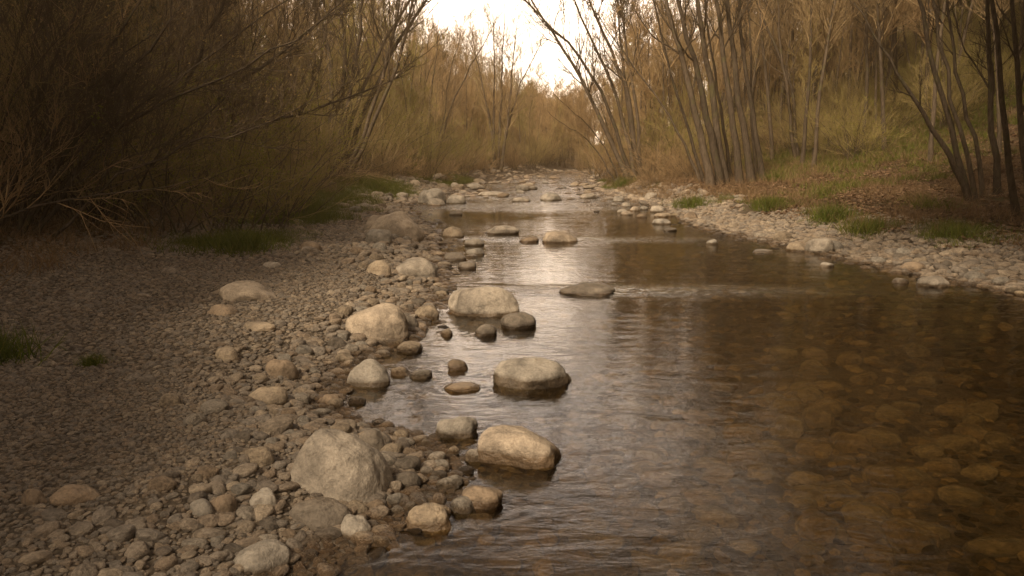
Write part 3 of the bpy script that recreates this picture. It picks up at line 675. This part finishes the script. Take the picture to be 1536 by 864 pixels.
# hero trees: stems as (px, py) points standing at a real depth
def hero_tree(label, stems, Yb, r0, seed, nb=12, nsub=7, ntw=6, leaves=0, leafmat=None, Ht=4.0, dY=0.0, cat='tree', twig=None, lb=(.13, .28), t0=.2, tw_r=.0045, name='bare_tree', px_land=None, ls=.05):
    rn = np.random.default_rng(seed); S, RR, LL = [], [], []
    bx = np.mean([at_depth(s[0][0], s[0][1], Yb)[0] for s in stems]); base = np.array([bx, Yb, g1(bx, Yb)])
    for j, s in enumerate(stems):
        pts = [at_depth(px, py, Yb + dY * i / (len(s) - 1) + (j % 3 - 1) * .25) for i, (px, py) in enumerate(s)]
        pts[0][2] = g1(pts[0][0], pts[0][1]) - .2
        top = pts[-1] + unit(pts[-1] - pts[-2]) * Ht * rn.uniform(.6, 1); top[2] += .3; pts.append(top)
        pts = np.array(pts); t = np.concatenate([[0], np.cumsum(np.linalg.norm(np.diff(pts, axis=0), axis=1))]); L = t[-1]
        u = np.linspace(0, L, 16); q = np.stack([np.interp(u, t, pts[:, k]) for k in range(3)], -1)
        for _ in range(2): q[1:-1] = .25 * q[:-2] + .5 * q[1:-1] + .25 * q[2:]
        q[1:-1] += rn.normal(size=(14, 3)) * .025
        S.append(q - base); LL.append(L); r = r0 * rn.uniform(.7, 1.05); RR.append(r + (r * .16 - r) * np.linspace(0, 1, 16) ** .85)
    S, RR, LL = np.array(S), np.array(RR), np.array(LL); RR[:, 0] *= 1.3; RR[:, 1] *= 1.08
    root = bpy.data.objects.new(name, None); COL.objects.link(root); root.location = tuple(base); root.empty_display_size = .3
    for i in range(len(S)): link('stem', mesh_np('stem', *tubes(S[i:i + 1], RR[i:i + 1], 10), True, M_BARK), root)
    (cv, cf), lv = crown_of(S, RR, LL, rn, nb, nsub, ntw, t0, lb, leaves, ls, tw_r)
    link('crown', mesh_np('crown', cv, cf, True, twig or M_TWIGD), root)
    if lv: link('leaves', mesh_np('leaves', *lv, False, leafmat or M_BUD), root)
    tag(root, label, cat); return root
TL = []   # landmarks for the tree labels
def HT(short, *a, **k):
    o = hero_tree(*a, **k); TL.append((short, to_px(np.array(o.location[:]))[0])) ; return o
HT('the leaning left bank clump', 'dark many-stemmed clump fanning upward from the left bank above the domed boulder', [[(500,262),(512,200),(530,120),(545,0)],[(506,262),(525,180),(575,60),(640,-40)],[(510,262),(545,170),(590,70),(640,0)],[(498,262),(497,160),(500,80),(470,0)],[(512,262),(540,210),(575,120),(600,0)],[(503,262),(515,150),(522,60),(500,-20)],[(515,262),(560,190),(600,90),(622,-10)]], 27, .105, 1, nb=15, nsub=6, ntw=5, tw_r=.0055, t0=.32)
HT('the forked left bank tree', 'slim forked tree leaning out behind the left bank brush', [[(648,225),(675,160),(700,110),(735,50)],[(644,225),(668,170),(672,120),(690,60)],[(640,226),(645,150),(655,80)]], 40, .08, 2, Ht=1.0, nb=14, twig=M_TWIG)
HT('the tall far shore tree', 'tall upright multi-stemmed tree standing at the far left shore against the sky', [[(742,250),(740,170),(742,90),(740,45)],[(746,250),(752,170),(752,110),(755,60)],[(748,250),(762,190),(778,130),(800,90)],[(744,251),(735,180),(722,120),(712,75)],[(750,250),(765,160),(768,100),(772,70)]], 50, .12, 3, Ht=1.4, nb=17, nsub=6, ntw=5, lb=(.18, .34), t0=.25, tw_r=.006, twig=M_TWIG)
HT('the arching right bank clump', 'clump of trees arching out over the river from the right bank', [[(952,252),(920,180),(880,90),(800,15)],[(956,252),(930,160),(895,70),(860,0)],[(958,252),(940,150),(930,60),(925,-10)],[(962,252),(955,160),(940,80),(932,0)],[(948,252),(905,190),(870,110),(835,60)],[(960,252),(948,190),(942,130),(900,40)]], 32, .115, 4, nb=16, nsub=7, ntw=5, Ht=3.5, lb=(.16, .32), t0=.34, tw_r=.0055)
HT('the low arching tree', 'lower slender tree bending left beside the arching right bank clump', [[(935,255),(905,215),(875,180),(840,150)],[(930,255),(895,225),(872,200),(850,190)],[(940,255),(920,210),(905,170),(890,130)]], 34, .05, 5, Ht=1.0, nb=16, twig=M_TWIGR, lb=(.2, .4))
HT('the leaning right bank row', 'row of leaning dark trunks on the right bank above the grass tuft', [[(1068,265),(1045,180),(1025,100),(1000,0)],[(1082,266),(1062,180),(1045,110),(1015,-10)],[(1090,266),(1075,180),(1060,80),(1045,0)],[(1112,264),(1098,180),(1088,90),(1075,0)],[(1130,266),(1112,180),(1100,90),(1090,0)],[(1148,268),(1132,180),(1115,90),(1108,0)]], 25, .13, 6, nb=9, nsub=6, ntw=5, tw_r=.0055, t0=.42)
HT('the second leaning row', 'thin trunks leaning left just inside the leaning right bank row', [[(1060,262),(1030,190),(1010,120),(985,20)],[(1138,266),(1125,150),(1128,60),(1120,-10)],[(1054,262),(1020,200),(990,150),(950,100)],[(1100,264),(1080,150),(1060,40),(1058,-20)]], 26.5, .065, 7, nb=9, nsub=5, t0=.4, twig=M_TWIGR)
HT('the lone slender tree', 'lone slender tree with pale bark on the right slope beyond the leaning row', [[(1196,238),(1182,150),(1170,70),(1168,-10)],[(1198,238),(1186,120),(1150,40)]], 31, .10, 8, nb=10)
HT('the nearest right clump', 'nearest clump of leaning trunks on the right slope above the grass', [[(1468,285),(1440,190),(1412,80),(1395,-20)],[(1458,283),(1425,180),(1395,80),(1372,-20)],[(1478,286),(1462,200),(1430,100),(1425,0)],[(1462,284),(1430,240),(1405,205)]], 16, .07, 9, nb=8, nsub=5, ntw=4, t0=.4, Ht=4)
HT('the right edge trunk', 'tall single trunk with slight bend close to the right edge', [[(1530,325),(1508,220),(1500,100),(1484,-10)]], 13.5, .07, 10, nb=8, nsub=5, ntw=4, t0=.4, Ht=4)
HT('the straight right trunk', 'straight trunk between the nearest clump and the right edge trunk', [[(1500,278),(1487,180),(1482,60),(1482,-10)],[(1545,285),(1528,150),(1518,0)]], 16.5, .075, 12, nb=10, Ht=4)
HT('the slim mid slope pair', 'slim pair of pale stems standing midway up the right slope', [[(1334,200),(1325,130),(1318,60),(1312,-10)],[(1338,200),(1345,120),(1340,40)],[(1336,198),(1330,120),(1300,20)]], 34, .07, 13, nb=8, Ht=3)
HT('the sweeping willow', 'huge dark sweeping willow filling the upper left with arching branches', [[(20,345),(80,240),(180,120),(260,30)],[(40,345),(120,245),(240,150),(360,105)],[(30,345),(140,215),(290,95),(430,5)],[(0,340),(40,180),(90,70),(140,-10)],[(60,345),(170,265),(300,210),(380,195)],[(-40,340),(-10,180),(30,60),(60,-20)],[(10,340),(70,200),(170,60),(230,-20)]], 10.5, .036, 14, nb=26, nsub=9, ntw=5, Ht=1.6, t0=.1, lb=(.18, .36), name='willow', cat='willow', leaves=2600, leafmat=M_BUD, tw_r=.0028, ls=.03)
HT('the tangled tree', 'tangled bare tree rising behind the sweeping willow', [[(215,290),(250,180),(300,80),(340,-10)],[(225,290),(290,190),(360,120),(440,70)],[(205,290),(210,160),(220,0)],[(235,290),(320,220),(400,180),(450,170)]], 15.5, .07, 15, nb=22, nsub=9, ntw=6, Ht=2.5, t0=.1, leaves=2600, leafmat=M_BUD, tw_r=.004, ls=.04)

# tree and shrub kinds, copied
TREES = [make_tree_meshes(40 + i, H, ns, r0, .07, int(nb * 1.2), 7, 4, t0, lv, lm, tw, tw_r=.0085) for i, (H, ns, r0, nb, t0, lv, lm, tw) in enumerate([
    (13, 1, .12, 30, .3, 0, None, M_TWIG), (12, 1, .09, 26, .35, 0, None, M_TWIG), (11, 2, .09, 16, .25, 0, None, M_TWIGR), (12, 3, .09, 12, .22, 0, None, M_TWIG),
    (10, 1, .08, 30, .2, 6000, M_BUD, M_TWIGG), (11, 2, .08, 17, .2, 8000, M_LEAF, M_TWIGG), (9, 4, .07, 10, .15, 3500, M_BUD, M_TWIGR)])]
KIND = ['tall straight bare tree', 'slim straight bare tree', 'two-stemmed bare tree', 'three-stemmed bare tree', 'upright tree with tan buds', 'two-stemmed tree in yellow-green leaf', 'bushy four-stemmed tree with tan buds']
SHRUBS = [make_shrub_mesh(60 + i, H, ns, sp_, nb, nsub, lv, lm, tw, ls=ls) for i, (H, ns, sp_, nb, nsub, lv, lm, tw, ls) in enumerate([
    (2.6, 22, .5, 10, 6, 0, None, M_TWIGR, .03), (3.4, 20, .45, 11, 6, 2500, M_BUD, M_TWIGG, .03), (2.0, 26, .7, 9, 5, 0, None, M_TWIG, .03), (2.8, 20, .5, 9, 5, 4500, M_LEAF, M_TWIGG, .035), (1.3, 30, .9, 8, 5, 0, None, M_TWIGR, .03)])]
SKIND = ['russet-twigged bare shrub', 'tall olive-twigged shrub with tan buds', 'tangled brown bare shrub', 'shrub in fresh yellow-green leaf', 'low russet bramble mound']
def put(parts, name, loc, rz, s):
    root = bpy.data.objects.new(name, None); COL.objects.link(root); root.location = tuple(map(float, loc)); root.rotation_euler = (0, 0, rz); root.scale = s if isinstance(s, tuple) else (s, s, s)
    for p, me in parts: 
        c = bpy.data.objects.new(p, me); c.parent = root; COL.objects.link(c)
    return root
def tree_parts(k): ms, mc, ml = TREES[k]; return [('stem', m) for m in ms] + [('crown', mc)] + ([('leaves', ml)] if ml else [])
def shrub_parts(k): a, b, c = SHRUBS[k]; return [('stems', a), ('twigs', b)] + ([('leaves', c)] if c else [])
TOPPX = [-400, 410, 440, 560, 640, 700, 760, 800, 830, 862, 900, 960, 1020, 1080, 2200]; TOPPY = [-400, -300, -120, -60, 15, 32, 55, 96, 134, 100, 45, -60, -120, -300, -400]
def allowed(x, y, z):
    px = to_px((x, y, z))[0]; ty = np.interp(px, TOPPX, TOPPY); return H_CAM + (HOR - ty) / F * y - z, px
def label_ranked(items, lands, group):
    bk = {}
    for px, o, kind in items:
        b = min(lands, key=lambda l: abs(l[1] - px)); side = 'right' if px > b[1] else 'left'; bk.setdefault((b[0], side, kind), []).append((abs(px - b[1]), o))
    for (land, side, kind), li in bk.items():
        li.sort(key=lambda q: q[0])
        for r_, (_, o) in enumerate(li): tag(o, f'{kind}, {ORD[r_]}closest one {side} of {land}', 'tree' if 'tree' in kind else 'shrub', group)
rt = random.Random(21); items = []; tpos = []
def try_tree(x, y, ks, smin=.35):
    z = g1(x, y); al, px = allowed(x, y, z)
    if any((x - a) ** 2 + (y - b) ** 2 < 1.2 for a, b in tpos): return False
    k = rt.choice(ks); H = [13, 12, 11, 12, 10, 11, 9][k]; s = min(rt.uniform(.8, 1.15), al * rt.uniform(.85, 1.0) / H)
    if s < smin: return False
    o = put(tree_parts(k), 'bare_tree' if k < 5 else 'budding_tree', (x, y, z), rt.uniform(0, 6.28), (s, s, s)); tpos.append((x, y)); items.append((px, o, KIND[k])); return True
def fill(n, fx, ks):
    c = t = 0
    while c < n and t < n * 20:
        t += 1; x, y = fx()
        if try_tree(x, y, ks): c += 1
fill(52, lambda: ((lambda y: (float(xr(y)) + rt.uniform(4.5, 5 + y * .45), y))(rt.uniform(22, 46))), [0, 1, 1, 1, 2, 0])
fill(28, lambda: ((lambda y: (float(xr(y)) + rt.uniform(1.8, 5), y))(rt.uniform(36, 64))), [3, 2, 4, 6, 1])
fill(22, lambda: ((lambda y: (float(xl(y)) - rt.uniform(5, 6 + y * .3), y))(rt.uniform(20, 42))), [0, 1, 3, 2, 4])
fill(24, lambda: ((lambda y: (float(xl(y)) - rt.uniform(1.8, 9), y))(rt.uniform(32, 64))), [6, 4, 2, 3, 6, 5])
label_ranked(items, TL, 'trees standing in the woods along both banks')
sitems = []; SLAND = [('the leaning left bank clump', 505), ('the tall far shore tree', 745), ('the arching right bank clump', 955), ('the leaning right bank row', 1110), ('the sweeping willow', 130), ('the nearest right clump', 1465)]
def shrub(x, y, k, s):
    z = g1(x, y); px = to_px((x, y, z))[0]; o = put(shrub_parts(k), 'shrub', (x, y, z), rt.uniform(0, 6.28), s); sitems.append((px, o, SKIND[k]))
for px, py, Yd, k, s in [(60,330,12.5,2,1.2),(150,335,12,1,1.0),(250,330,12.5,3,1.0),(330,325,13,3,.9),(395,315,14,3,.8),(440,300,16,3,.6),(-10,340,11,1,1.2),(-60,330,10,0,1.3),(100,310,14.5,1,1.3),(200,300,15,2,1.4),(300,290,17,3,1.3),(380,290,19,1,1.2),(440,275,22,2,1.2),(470,270,25,1,1.0),(480,262,26,4,.9),
    (575,262,31,2,.9),(600,258,33,4,1.2),(640,256,35,3,.9),(660,258,36,4,1.0),(690,252,40,0,.9),(720,252,46,4,1.2),(770,250,54,0,.9),(800,248,58,1,.9),(620,245,36,1,1.1),(560,250,32,3,1.2),(530,255,30,1,1.0),
    (905,246,44,0,1.0),(925,250,38,0,.8),(985,255,31,0,.8),(1010,262,29,4,1.1),(1035,262,28,0,.6),(1000,240,34,3,1.2),(1040,240,33,3,1.1),(890,245,52,1,.9),(870,245,60,0,1.0),(975,262,28,4,.8),(1090,250,31,3,.8),(1250,215,38,3,.8),(1180,220,38,3,.8)]:
    x = at_depth(px, py, Yd)[0]; shrub(float(x), Yd, k, s)
label_ranked(sitems, SLAND, 'shrubs and brush along both banks')

# far and side woods that read as one mass
def mass(name, coll, n, fx, kinds, smin, smax, label, cat, hs=None, gap=0):
    P, RO, S, I = [], [], [], []
    c = t = 0
    while c < n and t < n * 25:
        t += 1; x, y = fx(); z = g1(x, y); k = rt.choice(kinds); s = rt.uniform(smin, smax)
        if hs:
            al, px = allowed(x, y, z)
            if y > 0: s = min(s, al * rt.uniform(.85, 1) / hs[k])
            if s < .3: continue
        P.append((x, y, z)); RO.append((0, 0, rt.uniform(0, 6.28))); S.append((s, s, s)); I.append(k); c += 1
    return scatter(name, coll, 0, P, RO, S, I, label, cat)
def flat_mesh(parts, name):
    V, Fc, MI, mats, o = [], [], [], [], 0
    for me in parts:
        v = np.empty(len(me.vertices) * 3, np.float32); me.vertices.foreach_get('co', v); f = np.empty(len(me.loops), np.int32); me.loops.foreach_get('vertex_index', f)
        V.append(v.reshape(-1, 3)); Fc.append(f.reshape(-1, 4) + o); m = me.materials[0]
        if m not in mats: mats.append(m)
        MI.append(np.full(len(f) // 4, mats.index(m), np.int32)); o += len(v) // 3
    r = mesh_np(name, np.concatenate(V), np.concatenate(Fc), True)
    for m in mats: r.materials.append(m)
    r.polygons.foreach_set('material_index', np.concatenate(MI)); return r
tcoll = source_coll('wood_tree', [flat_mesh([*t[0], t[1]] + ([t[2]] if t[2] else []), 'wood_tree') for t in TREES])
scoll = source_coll('wood_shrub', [flat_mesh([s[0], s[1]] + ([s[2]] if s[2] else []), 'wood_shrub') for s in SHRUBS])
def side(lo, hi, a, b, sgn, k=.5):
    def f_():
        y = rt.uniform(lo, hi); e = float(xr(y)) if sgn > 0 else -float(xl(y)); return sgn * (e + rt.uniform(a, b + max(y, 0) * k)), y
    return f_
HS = [13, 12, 11, 12, 10, 11, 9]
mass('woodland', tcoll, 430, side(33, 95, 8, 12, 1, .45), [0, 1, 1, 2, 3, 4], .8, 1.15, 'brown bare wood rising up the slope behind the right bank', 'woodland', HS)
mass('woodland', tcoll, 320, side(26, 95, 8, 12, -1, .4), [0, 1, 2, 3, 4, 6], .8, 1.15, 'hazy bare wood behind the left bank brush', 'woodland', HS)
mass('woodland', tcoll, 120, lambda: (rt.uniform(-30, 40), rt.uniform(72, 125)), [6, 4, 3, 2, 2], .7, 1.0, 'golden misty wood closing the far end of the river', 'woodland', HS)
mass('woodland', tcoll, 260, lambda: (rt.uniform(-9, 8), rt.uniform(66, 112)), [6, 4, 2, 6, 2, 6], .7, 1.0, 'pale golden trees where the river bends out of sight', 'woodland', HS)
mass('undergrowth', scoll, 130, side(11, 40, 5.5, 8, -1, .35), [0, 1, 2, 1, 3], .8, 1.4, 'dense brown and olive undergrowth on the left bank', 'undergrowth')
mass('undergrowth', scoll, 110, side(34, 75, 1.6, 6, -1, .1), [0, 4, 2, 1, 3], .6, 1.1, 'thin brush along the far left bank', 'undergrowth')
mass('undergrowth', scoll, 110, side(34, 75, 1.4, 6, 1, .1), [0, 4, 0, 1, 0], .6, 1.1, 'golden brush along the far right bank', 'undergrowth')
mass('undergrowth', scoll, 270, side(27, 52, 7, 12, 1, .42), [3, 3, 3, 1], .4, .85, 'green budding undergrowth on the upper right slope', 'undergrowth')
# evergreens added mostly out of view to shade the banks and block sky reflection
M_NEEDLE = leaf_mat('evergreen_needles', [(0, (.02, .03, .012)), (1, (.05, .06, .022))], .1)
def evergreen(seed, H=12, W=4.2, z0=4.1, n=60000):
    rn = np.random.default_rng(seed); st = grow(np.array([[0, 0, -.3]]), np.array([[0, 0, 1.]]), np.array([H]), 10, .03, .02, rn)
    nb = 90; t = rn.uniform(z0 / H, 1, nb); P = np.stack([np.interp(t * H, st[0, :, 2], st[0, :, k]) for k in range(3)], -1)
    az = rn.uniform(0, 6.28, nb); D = np.stack([np.cos(az), np.sin(az), np.full(nb, .12)], -1); L = W * (1.08 - ((t * H - z0) / (H - z0))) ** .7 * rn.uniform(.7, 1.1, nb)
    b = grow(P, D, L, 6, .08, -.03, rn); q = np.full(nb, .035); lp = along(b, n, rn, .1); lp = lp + rn.normal(size=lp.shape) * np.array([.33, .33, .16])
    rr = np.array([.2]); return [mesh_np('stem', *tubes(st, taper(rr, rr * .1, 11), 9), True, M_BARK), mesh_np('branches', *tubes(b, taper(q, q * .2, 7), 4), True, M_BARK), mesh_np('needles', *leaf_quads(lp, .21, rn, .45), False, M_NEEDLE)]
ecoll = source_coll('evergreen', [flat_mesh(evergreen(400 + i), 'evergreen') for i in range(3)] + [flat_mesh(evergreen(410, 12, 5.0, 4.5, 60000), 'evergreen')])
LOW = [(6.3, 6.4, 1.0), (6.2, 2.6, .95)]  # low crowns added to keep bright sky out of the near water
EP = [(-5.7, 4.0, .4), (-4.9, 1.7, .38), (-4.6, -.4, .42), (-6.8, 2.4, .45), (-5.2, -2.2, .5), (-11.2, 5.0, 1.15), (-13, 7.5, 1.25), (-7.6, 6.4, .55), (-8.2, 3.4, .7), (-9.6, 8.6, .6), (-12, 9, .9), (-8, -4, .8), (7.2, -3.5, 1.2), (7.2, 1.2, 1.2), (7.0, 5.4, 1.35), (7.9, 10.0, 1.5), (13.5, 3, 1.2), (13.6, 11.2, 1.2), (-13.5, 13.2, .9), (13, -7, 1.2),
    (-11.5, 17.5, .8), (-14.5, 16.5, 1.1), (-15.5, 21, 1.1), (-19, 18, 1.3), (-13, 23, .8), (-18, 26, 1.2), (-23, 24, 1.3), (17, 20, 1.2), (17.5, 24, 1.2), (21, 28, 1.2), (25, 34, 1.2), (28, 30, 1.3), (31, 42, 1.2), (24.5, 44, 1.1)]
def evergreens():
    E = EP + LOW; P = [(x, y, g1(x, y)) for x, y, s_ in E]; n = len(P)
    scatter('added_shade_evergreens', ecoll, 0, P, [(0, 0, i * 1.7) for i in range(n)], [(s_, s_, s_) for _, _, s_ in E], [i % 3 if i < len(EP) else 3 for i in range(n)], 'added evergreens, mostly unseen, shading the banks and darkening the water', 'woodland')
evergreens()

# ------------------------------------------------------------------ grass and litter
def blades(seed, n, H, spread, wd, mat):
    rn = np.random.default_rng(seed); P = np.zeros((n, 3)); P[:, :2] = rn.normal(size=(n, 2)) * spread; D = np.zeros((n, 3)); D[:, 2] = 1; D[:, :2] = rn.normal(size=(n, 2)) * .4
    st = grow(P, D, H * rn.uniform(.5, 1.1, n), 4, .08, -.12, rn); sd_ = unit(np.cross(D, rn.normal(size=D.shape)))[:, None] * (wd * np.array([1, .9, .7, .4, .05]))[None, :, None]
    v = np.stack([st - sd_, st + sd_], 2).reshape(-1, 3); i = np.arange(n * 10).reshape(n, 5, 2)
    return mesh_np('blades', v, np.stack([i[:, :-1, 0], i[:, :-1, 1], i[:, 1:, 1], i[:, 1:, 0]], -1).reshape(-1, 4), True, mat)
TUFT = [blades(80, 420, .34, .13, .004, M_GRASS), blades(81, 360, .28, .16, .004, M_GRASS)]
for px, by, sc_, lab in [(1040,312,1.5,'tall bright green grass tuft on the right shingle beside the point'),(1155,316,1.25,'green grass tuft on the right bank below the leaning row'),(1250,332,1.3,'dark green grass tuft at the top of the right shingle'),(1300,349,1.25,'light green grass tuft nearest the right shingle stones'),(1435,356,1.1,'shaded grass tuft at the far right of the bank'),(1165,272,1.2,'small grass tuft at the foot of the leaning trunks'),
    (940,280,1.5,'bright grass tuft on the lip of the right bank by the riffle'),(-2,540,.8,'dark green grass clump in the shade at the left edge'),(140,548,.3,'thin sprouting weed alone on the shaded gravel'),(455,325,1.2,'bright sunlit grass tuft at the edge of the left bar'),(365,378,1.3,'dark green grass patch below the left brush'),(565,284,1.3,'green grass tuft on the left bank beyond the bar')]:
    p = hit(px, by); o = put([('blades', rt.choice(TUFT))], 'grass_tuft', p, rt.uniform(0, 6), sc_); tag(o, lab, 'grass tuft', 'grass tufts on both banks')
gm = [blades(90 + i, 60, .17, .12, .0035, M_GRASS) for i in range(3)] + [blades(94 + i, 50, .28, .14, .0035, M_DRY) for i in range(3)]
gcoll = source_coll('grass_clump', gm)
def gscatter(name, specs, label, cat):
    P, S, I = [], [], []
    for (x0, x1, y0, y1, s, keep, ks, slo, shi) in specs:
        x, y = jgrid(x0, x1, y0, y1, s); k = NR.random(len(x)) < keep(x, y, xl(y) - x, x - xr(y)); x, y = x[k], y[k]
        P.append(np.stack([x, y, ground(x, y) - .01], -1)); q = NR.uniform(slo, shi, len(x)); S.append(np.stack([q, q, q], -1)); I.append(NR.choice(ks, len(x)))
    P, S, I = np.concatenate(P), np.concatenate(S), np.concatenate(I); n = len(P)
    scatter(name, gcoll, 0, P, np.stack([NR.uniform(-.2, .2, n), NR.uniform(-.2, .2, n), NR.uniform(0, 6.3, n)], -1), S, I, label, cat)
def spots(x, y, L):
    r = np.zeros_like(x)
    for px, py, rad in L:
        p = hit(px, py); r = np.maximum(r, np.exp(-((x - p[0]) ** 2 + ((y - p[1]) * .6) ** 2) / rad ** 2))
    return r
GL = [(452,330,.6),(450,312,.9),(475,292,1.1),(365,365,.55),(410,330,.6),(560,278,1.3),(530,270,1.2),(670,262,1.6)]
GR = [(900,268,1.3),(935,275,1.0),(915,272,1.0),(1040,305,.3),(1155,304,.35),(1250,324,.35),(1300,342,.3),(1435,350,.4),(1090,300,.25),(1165,268,.4),(1185,130,.1)]
gscatter('grass', [(-9, 1, 4, 40, .13, lambda x, y, dl, dr: (dl > .5) * spots(x, y, GL) * 1.2, [0, 1, 2], .6, 1.3), (1, 12, 9, 42, .13, lambda x, y, dl, dr: (dr > .3) * spots(x, y, GR) * 1.0, [0, 1, 2], .5, 1.2),
    (2, 34, 14, 50, .26, lambda x, y, dl, dr: (dr > 3) * (sstep(.1, .6, noise2(x, y, .3, 31)) * .35 + sstep(22, 28, y) * sstep(4, 8, dr) * (1 - .85 * sstep(42, 50, y)) * .8), [0, 1, 2], .9, 2.1)], 'short green spring grass growing along both banks', 'grass')
gscatter('dry_grass', [(-16, 1, 7, 45, .24, lambda x, y, dl, dr: (dl > 4 - sstep(14, 22, y) * 2) * .4, [3, 4, 5], .5, 1.5), (2, 26, 9, 45, .28, lambda x, y, dl, dr: (dr > 1.6 - sstep(18, 26, y)) * (.18 + .5 * sstep(22, 30, y)), [3, 4, 5], .5, 1.4)], 'dry straw-coloured grass and weeds on the banks', 'dry grass')
lm_ = []
for s in range(4):
    rn = np.random.default_rng(300 + s); n = 34; P = np.zeros((n, 3)); P[:, :2] = rn.uniform(-.17, .17, (n, 2)); P[:, 2] = rn.uniform(.0, .03, n); v, f = leaf_quads(P, .075, rn, .7); v = v.reshape(n, 4, 3); v[:, :, 2] = (v[:, :, 2] - P[:, None, 2]) * .45 + P[:, None, 2]; lm_.append(mesh_np('leaf_patch', v.reshape(-1, 3), f, False, M_LITTER))
lcoll = source_coll('leaf_patch', lm_)
def litter():
    P = []
    for (x0, x1, y0, y1, s, keep) in [(2, 34, 8, 44, .24, lambda x, y, dl, dr: (dr > 1.3) * sstep(1.2, 2.4, dr) * .85), (-24, 0, 4, 36, .26, lambda x, y, dl, dr: sstep(4.2, 6.5, dl + sstep(12, 18, y) * 2) * .75)]:
        x, y = jgrid(x0, x1, y0, y1, s); k = NR.random(len(x)) < keep(x, y, xl(y) - x, x - xr(y)); x, y = x[k], y[k]; P.append(np.stack([x, y, ground(x, y)], -1))
    P = np.concatenate(P); n = len(P); q = NR.uniform(.8, 1.3, n)
    scatter('leaf_litter', lcoll, 0, P, np.stack([np.zeros(n), np.zeros(n), NR.uniform(0, 6.3, n)], -1), np.stack([q, q, q], -1), NR.integers(0, 4, n), 'brown dead leaves covering the wooded banks', 'leaf litter')
litter()

# ------------------------------------------------------------------ haze
HZ = 0.0028
def haze():
    k = N('river_haze'); pv = k.n('VolumePrincipled'); pv.inputs['Color'].default_value = (.98, .77, .50, 1); pv.inputs['Density'].default_value = HZ; pv.inputs['Anisotropy'].default_value = .6
    k.l(pv.outputs[0], k.out.inputs['Volume']); k.out.inputs['Surface']
    x0, x1, y0, y1, z0, z1 = -118, 118, -38, 203, -2, max(float(Z.max()) + 16, 26)
    v = [(x, y, z) for z in (z0, z1) for y in (y0, y1) for x in (x0, x1)]
    f = [(0, 2, 3, 1), (4, 5, 7, 6), (0, 1, 5, 4), (2, 6, 7, 3), (0, 4, 6, 2), (1, 3, 7, 5)]
    tag(link('haze', mesh_np('haze', np.array(v), np.array(f), False, k.m)), kind='stuff')
haze()
